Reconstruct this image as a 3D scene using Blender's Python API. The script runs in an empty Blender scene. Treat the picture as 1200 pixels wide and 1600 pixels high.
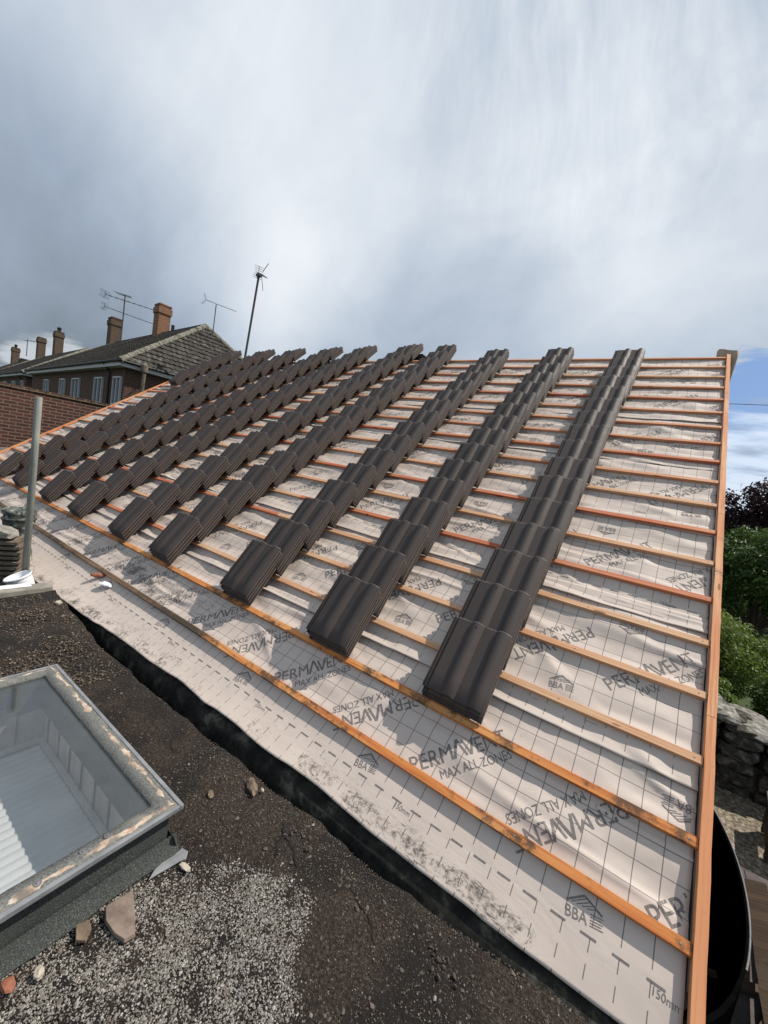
import bpy, bmesh, math, random
import numpy as np
from mathutils import Vector, Matrix, Euler
R = math.radians
random.seed(7); rng = np.random.RandomState(11)
S = bpy.context.scene
COL = S.collection

# ------------------------------------------------------------------ camera
cam_d = bpy.data.cameras.new('camera'); cam = bpy.data.objects.new('camera', cam_d); COL.objects.link(cam)
S.camera = cam
RX = Vector((0.81513611, 0.55403804, 0.16910048)); DN = Vector((0.198347, 0.00732142, -0.98010452)); FW = Vector((-0.54425324, 0.83245915, -0.10392383))
CAM = Vector((-0.47282769, -1.76735198, 1.44217123))
m = Matrix.Identity(4)
for i in range(3):
    m[i][0] = RX[i]; m[i][1] = -DN[i]; m[i][2] = -FW[i]; m[i][3] = CAM[i]
cam.matrix_world = m
cam_d.sensor_fit = 'VERTICAL'; cam_d.sensor_height = 36.0
cam_d.lens = 36.0 * 620.13 / 1600.0
cam_d.clip_start = 0.05; cam_d.clip_end = 2000
S.render.resolution_x = 768; S.render.resolution_y = 1024
S.view_settings.view_transform = 'Standard'; S.view_settings.look = 'None'
S.view_settings.exposure = 0.1; S.view_settings.gamma = 1.0

# ------------------------------------------------------------------ sun and sky
SUN = Vector((1.0, 1.11, 2.044)).normalized()
EL = math.asin(SUN.z); AZ = math.atan2(SUN.x, SUN.y)
sd = bpy.data.lights.new('sun', 'SUN'); sd.energy = 5.0; sd.angle = R(0.53); sd.color = (1.0, 0.93, 0.84)
so = bpy.data.objects.new('sun', sd); COL.objects.link(so)
so.rotation_euler = SUN.to_track_quat('Z', 'Y').to_euler()

W = bpy.data.worlds.new('World'); S.world = W; W.use_nodes = True
nt = W.node_tree; nt.nodes.clear()
def N(nt, t, **kw):
    n = nt.nodes.new(t)
    for k, v in kw.items():
        if k == 'inp':
            for a, b in v.items(): n.inputs[a].default_value = b
        else: setattr(n, k, v)
    return n
def Lk(nt, a, b): nt.links.new(a, b)
def vmath(nt, op, a=None, b=None, c=None):
    n = N(nt, 'ShaderNodeVectorMath', operation=op)
    for i, x in enumerate((a, b, c)):
        if x is None: continue
        if isinstance(x, (tuple, Vector)): n.inputs[i].default_value = x
        elif isinstance(x, (int, float)): n.inputs[3].default_value = x
        else: Lk(nt, x, n.inputs[i])
    return n
def mth(nt, op, a, b=None, clamp=False):
    n = N(nt, 'ShaderNodeMath', operation=op, use_clamp=clamp)
    for i, x in enumerate((a, b)):
        if x is None: continue
        if isinstance(x, (int, float)): n.inputs[i].default_value = x
        else: Lk(nt, x, n.inputs[i])
    return n.outputs[0]
def sstep(nt, v, a, b):
    n = N(nt, 'ShaderNodeMapRange', interpolation_type='SMOOTHSTEP')
    Lk(nt, v, n.inputs[0]); n.inputs[1].default_value = a; n.inputs[2].default_value = b
    return n.outputs[0]
def mixc(nt, f, a, b, mode='MIX'):
    n = N(nt, 'ShaderNodeMix', data_type='RGBA', blend_type=mode)
    for i, x in ((0, f), (6, a), (7, b)):
        if isinstance(x, (int, float)): n.inputs[i].default_value = x
        elif isinstance(x, (tuple, list)): n.inputs[i].default_value = tuple(x) + ((1,) if len(x) == 3 else ())
        else: Lk(nt, x, n.inputs[i])
    return n.outputs[2]
def noise(nt, vec, scale, detail=4, rough=0.5, dist=0.0):
    n = N(nt, 'ShaderNodeTexNoise', inp={'Scale': scale, 'Detail': detail, 'Roughness': rough, 'Distortion': dist})
    if vec is not None: Lk(nt, vec, n.inputs['Vector'])
    return n.outputs[0]

tc = N(nt, 'ShaderNodeTexCoord'); D = tc.outputs['Generated']
sky = N(nt, 'ShaderNodeTexSky', sky_type='NISHITA'); sky.sun_disc = False
sky.sun_elevation = EL; sky.sun_rotation = AZ; sky.altitude = 50; sky.air_density = 1.0; sky.dust_density = 0.6; sky.ozone_density = 1.5
skyc = vmath(nt, 'SCALE', sky.outputs[0], 0.11).outputs[0]
ax = Vector((-0.25, 0.32, 0.91)).normalized()          # streaks of cloud fan out from high overhead
dd = vmath(nt, 'DOT_PRODUCT', D, tuple(ax)).outputs['Value']
par = vmath(nt, 'SCALE', tuple(ax)); Lk(nt, dd, par.inputs[3])
perp = vmath(nt, 'SUBTRACT', D, par.outputs[0]).outputs[0]
pn = vmath(nt, 'NORMALIZE', perp).outputs[0]
warpn = N(nt, 'ShaderNodeTexNoise', inp={'Scale': 1.7, 'Detail': 4.0}); Lk(nt, D, warpn.inputs['Vector'])
wv = vmath(nt, 'SCALE', vmath(nt, 'SUBTRACT', warpn.outputs['Color'], (0.5, 0.5, 0.5)).outputs[0], 0.9).outputs[0]
pk = vmath(nt, 'SCALE', pn, 2.1).outputs[0]
rk = vmath(nt, 'SCALE', tuple(ax)); Lk(nt, mth(nt, 'MULTIPLY', dd, 1.6), rk.inputs[3])
sv = vmath(nt, 'ADD', vmath(nt, 'ADD', pk, rk.outputs[0]).outputs[0], wv).outputs[0]
streak = noise(nt, sv, 1.9, 7, 0.55)
fine = noise(nt, sv, 5.5, 5, 0.6)
flat = vmath(nt, 'DIVIDE', D, None); sz = N(nt, 'ShaderNodeSeparateXYZ'); Lk(nt, D, sz.inputs[0])
zz = mth(nt, 'ADD', mth(nt, 'MAXIMUM', sz.outputs[2], 0.0), 0.22)
cz = N(nt, 'ShaderNodeCombineXYZ'); Lk(nt, zz, cz.inputs[0]); Lk(nt, zz, cz.inputs[1]); Lk(nt, zz, cz.inputs[2])
Lk(nt, cz.outputs[0], flat.inputs[1])
blob = noise(nt, vmath(nt, 'ADD', flat.outputs[0], wv).outputs[0], 1.1, 5, 0.5)
def lobe(dx, dy, dz, a, b):
    v = Vector((dx, dy, dz)).normalized()
    return sstep(nt, vmath(nt, 'DOT_PRODUCT', D, tuple(v)).outputs['Value'], a, b)
# brightness of the cloud sheet
strk = mth(nt, 'MULTIPLY', mth(nt, 'SUBTRACT', streak, 0.5), mth(nt, 'ADD', mth(nt, 'MULTIPLY', lobe(-0.16, 0.64, 0.75, 0.88, 0.99), 0.15), 0.02))
fin = mth(nt, 'MULTIPLY', mth(nt, 'SUBTRACT', fine, 0.5), mth(nt, 'ADD', mth(nt, 'MULTIPLY', lobe(-0.12, 0.66, 0.74, 0.90, 0.995), 0.24), 0.02))
bt = N(nt, 'ShaderNodeMapping'); bt.inputs['Rotation'].default_value = (0.5, -0.9, 0.6); bt.inputs['Scale'].default_value = (1.0, 2.3, 1.2); Lk(nt, D, bt.inputs['Vector'])
billow = noise(nt, vmath(nt, 'ADD', bt.outputs[0], vmath(nt, 'SCALE', wv, 0.35).outputs[0]).outputs[0], 1.5, 9, 0.56, 0.25)
bsm = noise(nt, vmath(nt, 'ADD', D, wv).outputs[0], 6.0, 8, 0.6, 0.3)
br = mth(nt, 'ADD', mth(nt, 'ADD', strk, fin), mth(nt, 'MULTIPLY', mth(nt, 'SUBTRACT', blob, 0.5), 0.16))
br = mth(nt, 'ADD', br, mth(nt, 'MULTIPLY', mth(nt, 'SUBTRACT', billow, 0.5), 0.42))
br = mth(nt, 'ADD', br, mth(nt, 'MULTIPLY', mth(nt, 'SUBTRACT', bsm, 0.5), 0.07))
br = mth(nt, 'ADD', br, 0.508)
br = mth(nt, 'ADD', br, mth(nt, 'MULTIPLY', lobe(-0.80, 0.26, 0.56, 0.84, 0.97), 0.13))     # paler veil at upper left
br = mth(nt, 'ADD', br, mth(nt, 'MULTIPLY', lobe(-0.50, 0.66, 0.56, 0.76, 1.0), 0.11))      # thin bright sheet, centre
br = mth(nt, 'ADD', br, mth(nt, 'MULTIPLY', lobe(-0.02, 0.82, 0.57, 0.90, 1.0), 0.10))
br = mth(nt, 'SUBTRACT', br, mth(nt, 'MULTIPLY', lobe(-0.945, 0.24, 0.20, 0.91, 1.0), 0.22))  # heavy cloud low on the left
br = mth(nt, 'SUBTRACT', br, mth(nt, 'MULTIPLY', lobe(-0.45, 0.88, 0.18, 0.90, 1.0), 0.10))
ramp = N(nt, 'ShaderNodeValToRGB'); Lk(nt, br, ramp.inputs[0])
e = ramp.color_ramp.elements
e[0].position = 0.12; e[0].color = (0.10, 0.125, 0.16, 1)
e[1].position = 0.82; e[1].color = (0.84, 0.87, 0.91, 1)
for p_, c_ in ((0.30, (0.22, 0.27, 0.33)), (0.44, (0.335, 0.405, 0.505)), (0.60, (0.525, 0.595, 0.685))):
    k = ramp.color_ramp.elements.new(p_); k.color = c_ + (1,)
# openings where the blue shows: low on the right, small one low on the left
hole = lobe(0.16, 0.97, 0.17, 0.975, 0.995)
hn = noise(nt, vmath(nt, 'MULTIPLY', D, (3.0, 3.0, 16.0)).outputs[0], 2.0, 5, 0.6)
hmask = sstep(nt, mth(nt, 'ADD', mth(nt, 'MULTIPLY', hole, 0.55), hn), 0.82, 1.02)
skyw = mixc(nt, mth(nt, 'MULTIPLY', hmask, 0.9), ramp.outputs[0], mixc(nt, 0.5, skyc, (0.11, 0.26, 0.62)))
white = sstep(nt, mth(nt, 'ADD', mth(nt, 'MULTIPLY', lobe(0.14, 0.99, 0.10, 0.985, 0.998), 0.6), hn), 0.85, 1.12)
skyw = mixc(nt, mth(nt, 'MULTIPLY', white, 0.7), skyw, (0.80, 0.88, 0.98))
white2 = sstep(nt, mth(nt, 'ADD', mth(nt, 'MULTIPLY', lobe(-0.955, 0.275, 0.06, 0.992, 0.9995), 0.7), hn), 0.86, 1.15)
skyw = mixc(nt, mth(nt, 'MULTIPLY', white2, 0.75), skyw, (0.62, 0.66, 0.70))
bg = N(nt, 'ShaderNodeBackground', inp={'Strength': 1.0}); Lk(nt, skyw, bg.inputs[0])
wo = N(nt, 'ShaderNodeOutputWorld'); Lk(nt, bg.outputs[0], wo.inputs[0])

# ------------------------------------------------------------------ materials
def newmat(name, rough=0.8, spec=0.3):
    mt = bpy.data.materials.new(name); mt.use_nodes = True; t = mt.node_tree; t.nodes.clear()
    b = N(t, 'ShaderNodeBsdfPrincipled'); b.inputs['Roughness'].default_value = rough; b.inputs['Specular IOR Level'].default_value = spec
    o = N(t, 'ShaderNodeOutputMaterial'); Lk(t, b.outputs[0], o.inputs[0])
    c = N(t, 'ShaderNodeTexCoord')
    return mt, t, b, c.outputs['Object']
def bump(t, b, h, strength=0.4, dist=0.01):
    n = N(t, 'ShaderNodeBump', inp={'Strength': strength, 'Distance': dist}); Lk(t, h, n.inputs['Height']); Lk(t, n.outputs[0], b.inputs['Normal'])
def speck(name, cols, scale=20, rough=0.85, bs=0.4, bd=0.01, spec=0.3, detail=8, stretch=(1, 1, 1), coarse=None):
    """noise-mottled surface through a list of (position, colour)"""
    mt, t, b, o = newmat(name, rough, spec)
    v = vmath(t, 'MULTIPLY', o, stretch).outputs[0]
    n1 = noise(t, v, scale, detail, 0.65)
    r = N(t, 'ShaderNodeValToRGB'); Lk(t, n1, r.inputs[0]); el = r.color_ramp.elements
    el[0].position, el[0].color = cols[0][0], tuple(cols[0][1]) + (1,); el[1].position, el[1].color = cols[-1][0], tuple(cols[-1][1]) + (1,)
    for p, c in cols[1:-1]:
        k = el.new(p); k.color = tuple(c) + (1,)
    col = r.outputs[0]
    if coarse:
        n2 = noise(t, v, coarse[0], 4, 0.5)
        col = mixc(t, mth(t, 'MULTIPLY', sstep(t, n2, coarse[2], coarse[3]), 0.85), col, coarse[1])
    Lk(t, col, b.inputs['Base Color'])
    if bs: bump(t, b, n1, bs, bd)
    return mt

def mat_membrane():
    mt, t, b, o = newmat('membrane', 0.62, 0.35)
    at = N(t, 'ShaderNodeAttribute', attribute_name='flat'); F = at.outputs['Vector']
    s = N(t, 'ShaderNodeSeparateXYZ'); Lk(t, F, s.inputs[0])
    def line(c, per, wd):
        w_ = mth(t, 'ABSOLUTE', mth(t, 'SUBTRACT', mth(t, 'FRACT', mth(t, 'ADD', mth(t, 'DIVIDE', c, per), 50.0)), 0.5))
        return mth(t, 'GREATER_THAN', w_, 0.5 - wd / per / 2)
    gu = line(s.outputs[0], 0.095, 0.0038); gv = line(s.outputs[1], 0.095, 0.0034)
    keep = mth(t, 'GREATER_THAN', s.outputs[1], 0.22)
    # vertical ruling is broken below the lap mark
    brk = mth(t, 'GREATER_THAN', mth(t, 'FRACT', mth(t, 'DIVIDE', s.outputs[1], 0.075)), 0.42)
    gu = mth(t, 'MULTIPLY', gu, mth(t, 'MAXIMUM', keep, brk))
    g = mth(t, 'MAXIMUM', gu, mth(t, 'MULTIPLY', gv, keep))
    n1 = noise(t, F, 3.0, 5, 0.55); n2 = noise(t, F, 90.0, 3, 0.6)
    base = mixc(t, n1, (0.475, 0.398, 0.345), (0.575, 0.496, 0.435))
    base = mixc(t, mth(t, 'MULTIPLY', n2, 0.16), base, (0.42, 0.37, 0.33))
    base = mixc(t, mth(t, 'MULTIPLY', g, 0.80), base, (0.07, 0.06, 0.056))
    # dirt trodden and washed in: patches low on the roof
    w = mth(t, 'MULTIPLY', s.outputs[2], 1.0)     # dirt weight carried by the mesh
    d1 = noise(t, F, 5.0, 3, 0.5, 0.6); d2 = noise(t, vmath(t, 'MULTIPLY', F, (1.0, 0.55, 1.0)).outputs[0], 42.0, 9, 0.78)
    dm = mth(t, 'ADD', mth(t, 'MULTIPLY', sstep(t, d1, 0.30, 0.80), 0.42), mth(t, 'MULTIPLY', w, 0.78))
    dirt = sstep(t, mth(t, 'ADD', dm, mth(t, 'MULTIPLY', mth(t, 'SUBTRACT', d2, 0.5), 1.9)), 0.56, 0.92)
    base = mixc(t, mth(t, 'MULTIPLY', dirt, 0.88), base, (0.06, 0.052, 0.045))
    Lk(t, base, b.inputs['Base Color'])
    h = mth(t, 'ADD', mth(t, 'MULTIPLY', noise(t, F, 11.0, 3, 0.45), 0.5), mth(t, 'MULTIPLY', noise(t, F, 420.0, 2, 0.5), 0.08))
    bump(t, b, h, 0.35, 0.010)
    return mt

def mat_wood(name, c1, c2, c3, dirty=0.0):
    mt, t, b, o = newmat(name, 0.7, 0.25)
    oi = N(t, 'ShaderNodeObjectInfo')
    off = N(t, 'ShaderNodeCombineXYZ'); Lk(t, mth(t, 'MULTIPLY', oi.outputs['Random'], 37.0), off.inputs[0]); Lk(t, mth(t, 'MULTIPLY', oi.outputs['Random'], 11.0), off.inputs[2])
    v = vmath(t, 'ADD', o, off.outputs[0]).outputs[0]
    g = noise(t, vmath(t, 'MULTIPLY', v, (2.2, 75.0, 75.0)).outputs[0], 1.0, 6, 0.6, 0.5)
    p = noise(t, vmath(t, 'MULTIPLY', v, (1.2, 6.0, 6.0)).outputs[0], 1.0, 3, 0.5)
    col = mixc(t, sstep(t, p, 0.35, 0.68), c1, c2)
    col = mixc(t, mth(t, 'MULTIPLY', sstep(t, g, 0.42, 0.68), 0.95), col, c3)
    kn = N(t, 'ShaderNodeTexVoronoi', inp={'Scale': 1.0}); Lk(t, vmath(t, 'MULTIPLY', v, (3.0, 14.0, 9.0)).outputs[0], kn.inputs['Vector'])
    col = mixc(t, mth(t, 'MULTIPLY', mth(t, 'LESS_THAN', kn.outputs['Distance'], 0.11), 0.7), col, (0.13, 0.045, 0.02))
    if dirty:
        d = noise(t, v, 7.0, 8, 0.75); e_ = noise(t, v, 1.3, 2, 0.5)
        dm = sstep(t, mth(t, 'ADD', d, mth(t, 'MULTIPLY', e_, 0.55)), 0.86 - 0.10 * dirty, 1.02 - 0.10 * dirty)
        col = mixc(t, mth(t, 'MULTIPLY', dm, 0.85), col, (0.055, 0.042, 0.03))
    Lk(t, col, b.inputs['Base Color']); bump(t, b, g, 0.25, 0.003)
    return mt

def mat_tile():
    mt, t, b, o = newmat('concrete_tile', 0.60, 0.28)
    oi = N(t, 'ShaderNodeObjectInfo'); ga = N(t, 'ShaderNodeNewGeometry')
    off = N(t, 'ShaderNodeCombineXYZ'); Lk(t, mth(t, 'MULTIPLY', oi.outputs['Random'], 19.0), off.inputs[0])
    v = vmath(t, 'ADD', o, off.outputs[0]).outputs[0]
    n1 = noise(t, v, 9.0, 6, 0.6); n2 = noise(t, v, 420.0, 3, 0.7)
    rv = mth(t, 'ADD', mth(t, 'MULTIPLY', oi.outputs['Random'], 0.5), mth(t, 'MULTIPLY', ga.outputs['Random Per Island'], 0.5))
    base = mixc(t, rv, (0.038, 0.029, 0.027), (0.066, 0.050, 0.045))
    base = mixc(t, mth(t, 'MULTIPLY', n1, 0.5), base, (0.074, 0.062, 0.056))
    base = mixc(t, mth(t, 'MULTIPLY', sstep(t, n2, 0.55, 0.8), 0.35), base, (0.13, 0.115, 0.105))
    sc_ = noise(t, vmath(t, 'MULTIPLY', v, (40.0, 5.0, 20.0)).outputs[0], 1.0, 5, 0.7)
    base = mixc(t, mth(t, 'MULTIPLY', sstep(t, sc_, 0.66, 0.80), 0.30), base, (0.20, 0.18, 0.16))
    Lk(t, base, b.inputs['Base Color'])
    Lk(t, mth(t, 'ADD', mth(t, 'MULTIPLY', n1, 0.25), 0.50), b.inputs['Roughness'])
    bump(t, b, n2, 0.25, 0.002)
    return mt

def mat_brick(name, c1, c2, mortar, bw=0.23, rh=0.075, ms=0.012, dirt=(0.05, 0.045, 0.04), dk=0.4):
    mt, t, b, o = newmat(name, 0.88, 0.2)
    s = N(t, 'ShaderNodeSeparateXYZ'); Lk(t, o, s.inputs[0])
    c = N(t, 'ShaderNodeCombineXYZ'); Lk(t, mth(t, 'ADD', s.outputs[0], s.outputs[1]), c.inputs[0]); Lk(t, s.outputs[2], c.inputs[1])
    br_ = N(t, 'ShaderNodeTexBrick', inp={'Scale': 1.0, 'Mortar Size': ms, 'Mortar Smooth': 0.2, 'Bias': 0.0, 'Brick Width': bw, 'Row Height': rh,
        'Color1': c1 + (1,), 'Color2': c2 + (1,), 'Mortar': mortar + (1,)})
    Lk(t, c.outputs[0], br_.inputs['Vector'])
    n1 = noise(t, o, 1.3, 5, 0.6); n2 = noise(t, o, 30.0, 5, 0.6)
    col = mixc(t, mth(t, 'MULTIPLY', n2, 0.45), br_.outputs['Color'], dirt)
    col = mixc(t, mth(t, 'MULTIPLY', sstep(t, n1, 0.45, 0.75), dk), col, dirt)
    Lk(t, col, b.inputs['Base Color'])
    bump(t, b, mth(t, 'ADD', mth(t, 'MULTIPLY', br_.outputs['Fac'], -1.0), mth(t, 'MULTIPLY', n2, 0.4)), 0.6, 0.01)
    return mt

def mat_leaf(name, c1, c2, trans=0.25):
    mt, t, b, o = newmat(name, 0.55, 0.35)
    g = N(t, 'ShaderNodeNewGeometry')
    Lk(t, mixc(t, g.outputs['Random Per Island'], c1, c2), b.inputs['Base Color'])
    tr = N(t, 'ShaderNodeBsdfTranslucent'); Lk(t, mixc(t, 0.5, c2, (c2[0] * 1.5, c2[1] * 1.5, c2[2])), tr.inputs[0])
    mx = N(t, 'ShaderNodeMixShader', inp={0: trans}); Lk(t, b.outputs[0], mx.inputs[1]); Lk(t, tr.outputs[0], mx.inputs[2])
    Lk(t, mx.outputs[0], [n for n in t.nodes if n.type == 'OUTPUT_MATERIAL'][0].inputs[0])
    return mt

def mat_glass():
    mt, t, b, o = newmat('glass', 0.5, 0.3)
    n1 = noise(t, o, 6.0, 6, 0.6)
    b.inputs['Base Color'].default_value = (0.38, 0.42, 0.46, 1)
    tr = N(t, 'ShaderNodeBsdfTransparent'); tr.inputs[0].default_value = (0.90, 0.91, 0.90, 1)
    gl = N(t, 'ShaderNodeBsdfGlossy'); gl.inputs['Roughness'].default_value = 0.04
    sp = noise(t, o, 60.0, 4, 0.7)
    dust = mth(t, 'ADD', mth(t, 'MULTIPLY', n1, 0.10), mth(t, 'MULTIPLY', sstep(t, sp, 0.70, 0.78), 0.5))
    m1 = N(t, 'ShaderNodeMixShader'); Lk(t, dust, m1.inputs[0]); Lk(t, tr.outputs[0], m1.inputs[1]); Lk(t, b.outputs[0], m1.inputs[2])
    fr = N(t, 'ShaderNodeLayerWeight', inp={'Blend': 0.5}); fz = mth(t, 'ADD', mth(t, 'MULTIPLY', mth(t, 'POWER', fr.outputs['Facing'], 4.0), 0.8), 0.045)
    m2 = N(t, 'ShaderNodeMixShader'); Lk(t, fz, m2.inputs[0]); Lk(t, m1.outputs[0], m2.inputs[1]); Lk(t, gl.outputs[0], m2.inputs[2])
    Lk(t, m2.outputs[0], [n for n in t.nodes if n.type == 'OUTPUT_MATERIAL'][0].inputs[0])
    return mt

M = {}
M['membrane'] = mat_membrane()
M['ink'] = speck('printed_ink', [(0.3, (0.105, 0.093, 0.09)), (0.75, (0.235, 0.21, 0.195))], 60, 0.7, 0)
M['tile'] = mat_tile()
M['tile_edge'] = speck('tile_edge', [(0.3, (0.09, 0.075, 0.068)), (0.7, (0.26, 0.23, 0.21))], 40, 0.85, 0)
M['tile_side_sunlit'] = speck('tile_side_sunlit', [(0.3, (0.085, 0.066, 0.056)), (0.7, (0.16, 0.13, 0.11))], 60, 0.85, 0)  # bare side edges, lightened further in colour as if sunlit
M['hole'] = speck('hole', [(0.3, (0.004, 0.004, 0.004)), (0.7, (0.01, 0.01, 0.01))], 10, 0.9, 0)
M['b_red'] = mat_wood('batten_red', (0.50, 0.15, 0.07), (0.58, 0.25, 0.13), (0.42, 0.11, 0.055))
M['b_orange'] = mat_wood('batten_orange', (0.56, 0.26, 0.14), (0.62, 0.36, 0.21), (0.48, 0.17, 0.08))
M['b_tan'] = mat_wood('batten_tan', (0.62, 0.40, 0.24), (0.60, 0.32, 0.18), (0.50, 0.24, 0.12))
M['b_dirty'] = mat_wood('batten_dirty', (0.60, 0.22, 0.06), (0.66, 0.34, 0.13), (0.44, 0.13, 0.04), 1.0)
M['b_dark'] = mat_wood('batten_dark', (0.16, 0.10, 0.06), (0.24, 0.15, 0.09), (0.09, 0.05, 0.03), 1.6)
M['b_verge'] = mat_wood('batten_verge', (0.60, 0.26, 0.12), (0.68, 0.38, 0.20), (0.50, 0.19, 0.08), 0.1)
M['bitumen_and_shade'] = speck('bitumen_and_shade', [(0.3, (0.003, 0.003, 0.003)), (0.7, (0.010, 0.010, 0.010))], 20, 0.95, 0.5, 0.01)  # near-black; also stands for the deep shade low in the eaves gutter
M['felt'] = speck('felt', [(0.40, (0.008, 0.008, 0.007)), (0.55, (0.032, 0.03, 0.024)), (0.70, (0.15, 0.14, 0.11))], 9, 0.85, 0.6, 0.01)
M['mineral'] = speck('mineral_felt', [(0.35, (0.016, 0.018, 0.017)), (0.55, (0.055, 0.062, 0.058)), (0.72, (0.19, 0.20, 0.185))], 240, 0.9, 0.6, 0.004, coarse=(5, (0.05, 0.055, 0.05), 0.5, 0.75))
M['soil'] = speck('soil', [(0.34, (0.010, 0.007, 0.005)), (0.52, (0.036, 0.026, 0.020)), (0.66, (0.080, 0.062, 0.048)), (0.78, (0.20, 0.17, 0.14))], 90, 0.95, 1.0, 0.02, detail=10, coarse=(3.4, (0.012, 0.010, 0.009), 0.40, 0.62))
M['crumb'] = speck('crumb', [(0.3, (0.03, 0.022, 0.017)), (0.7, (0.14, 0.11, 0.085))], 9, 0.95, 0.0)
M['chip'] = speck('chip', [(0.32, (0.10, 0.09, 0.08)), (0.5, (0.34, 0.32, 0.29)), (0.72, (0.62, 0.60, 0.56))], 55, 0.85, 0.0, detail=3)
M['slate'] = speck('brown_slate', [(0.3, (0.10, 0.075, 0.06)), (0.7, (0.27, 0.21, 0.17))], 18, 0.8, 0.5, 0.006)
M['rubble'] = speck('rubble', [(0.3, (0.07, 0.055, 0.04)), (0.7, (0.26, 0.19, 0.13))], 14, 0.9, 0.6, 0.01)
M['redrubble'] = speck('red_rubble', [(0.3, (0.20, 0.07, 0.045)), (0.7, (0.38, 0.16, 0.10))], 14, 0.9, 0.5, 0.01)
M['palerock'] = speck('pale_rock', [(0.3, (0.30, 0.26, 0.20)), (0.7, (0.55, 0.50, 0.42))], 14, 0.9, 0.5, 0.01)
M['lead'] = speck('lead_grey', [(0.3, (0.13, 0.135, 0.145)), (0.7, (0.25, 0.26, 0.27))], 9, 0.6, 0.3, 0.005)
M['frame'] = speck('frame_felt', [(0.30, (0.05, 0.052, 0.048)), (0.5, (0.12, 0.124, 0.115)), (0.72, (0.25, 0.25, 0.23))], 170, 0.75, 0.5, 0.004, coarse=(7, (0.24, 0.22, 0.185), 0.55, 0.75))
M['peel'] = speck('peeling_paint', [(0.32, (0.30, 0.16, 0.11)), (0.46, (0.38, 0.285, 0.21)), (0.62, (0.50, 0.43, 0.35))], 30, 0.8, 0.9, 0.006, coarse=(18, (0.13, 0.12, 0.105), 0.46, 0.62))
M['inner'] = speck('inner_lining', [(0.3, (0.42, 0.45, 0.44)), (0.7, (0.50, 0.53, 0.52))], 3, 0.7, 0.0)
M['innerwood'] = speck('inner_boards', [(0.3, (0.24, 0.22, 0.21)), (0.7, (0.48, 0.45, 0.43))], 3, 0.7, 0.2, 0.004, stretch=(4, 4, 0.6))
M['trim'] = speck('inner_trim', [(0.3, (0.33, 0.33, 0.32)), (0.7, (0.50, 0.50, 0.48))], 12, 0.7, 0.0)
M['ribbed'] = speck('ribbed_sheet', [(0.3, (0.60, 0.605, 0.63)), (0.7, (0.70, 0.705, 0.73))], 4, 0.35, 0.0, spec=0.5)
M['glass'] = mat_glass()
M['metal'] = speck('galvanised', [(0.3, (0.17, 0.19, 0.17)), (0.55, (0.26, 0.27, 0.24)), (0.75, (0.36, 0.35, 0.29))], 16, 0.55, 0.3, 0.002, spec=0.5, stretch=(1, 1, 0.3), coarse=(5, (0.16, 0.17, 0.14), 0.5, 0.72))
M['alum'] = speck('aerial_metal', [(0.3, (0.03, 0.032, 0.035)), (0.7, (0.08, 0.085, 0.09))], 20, 0.5, 0.0, spec=0.5)
M['whitep'] = speck('white_plastic', [(0.3, (0.66, 0.68, 0.72)), (0.7, (0.80, 0.81, 0.82))], 9, 0.45, 0.0, spec=0.5)
M['fascia'] = speck('fascia', [(0.3, (0.40, 0.41, 0.43)), (0.7, (0.56, 0.57, 0.58))], 5, 0.6, 0.0)
M['darkpaint'] = speck('dark_paint', [(0.3, (0.012, 0.012, 0.013)), (0.7, (0.03, 0.03, 0.032))], 8, 0.5, 0.0)
M['black'] = speck('rubber_and_gutter_shade', [(0.3, (0.002, 0.002, 0.002)), (0.7, (0.004, 0.004, 0.004))], 8, 0.95, 0.0, spec=0.0)
M['rimgrey'] = speck('rim_grey', [(0.3, (0.10, 0.10, 0.105)), (0.7, (0.19, 0.19, 0.195))], 30, 0.6, 0.2, 0.003)
M['pot'] = speck('pot_glaze', [(0.36, (0.02, 0.022, 0.02)), (0.52, (0.07, 0.08, 0.07)), (0.62, (0.30, 0.32, 0.28)), (0.75, (0.55, 0.56, 0.52))], 16, 0.5, 0.6, 0.01, spec=0.5)
M['oldtile'] = speck('old_tile', [(0.3, (0.06, 0.045, 0.035)), (0.5, (0.15, 0.12, 0.09)), (0.75, (0.33, 0.29, 0.22))], 26, 0.9, 0.6, 0.008)
M['lichenroof'] = speck('weathered_pantiles', [(0.30, (0.020, 0.018, 0.016)), (0.55, (0.055, 0.050, 0.043)), (0.74, (0.19, 0.18, 0.15))], 5.2, 0.9, 0.5, 0.02, detail=8)
M['lichenroof2'] = speck('dark_pantiles', [(0.30, (0.018, 0.016, 0.015)), (0.6, (0.05, 0.045, 0.038)), (0.78, (0.15, 0.14, 0.11))], 2.4, 0.9, 0.5, 0.02, detail=8)
M['hipmortar'] = speck('hip_mortar', [(0.3, (0.06, 0.055, 0.045)), (0.5, (0.17, 0.16, 0.13)), (0.72, (0.33, 0.315, 0.26))], 7, 0.95, 0.6, 0.03)
M['brick'] = mat_brick('house_brick', (0.125, 0.043, 0.028), (0.075, 0.028, 0.021), (0.15, 0.115, 0.09), ms=0.014)
M['brickwall'] = mat_brick('wall_brick', (0.115, 0.040, 0.028), (0.062, 0.024, 0.019), (0.20, 0.14, 0.105), ms=0.013, dk=0.25)
M['chimbrick'] = mat_brick('chimney_brick', (0.34, 0.11, 0.05), (0.20, 0.065, 0.035), (0.34, 0.24, 0.16), ms=0.016, dk=0.35)
M['chimdark'] = mat_brick('chimney_brick_dark', (0.11, 0.048, 0.03), (0.065, 0.03, 0.022), (0.20, 0.16, 0.11), ms=0.016, dk=0.5)
M['concrete'] = speck('concrete', [(0.3, (0.15, 0.14, 0.12)), (0.7, (0.30, 0.28, 0.24))], 9, 0.9, 0.4, 0.01)
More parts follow.
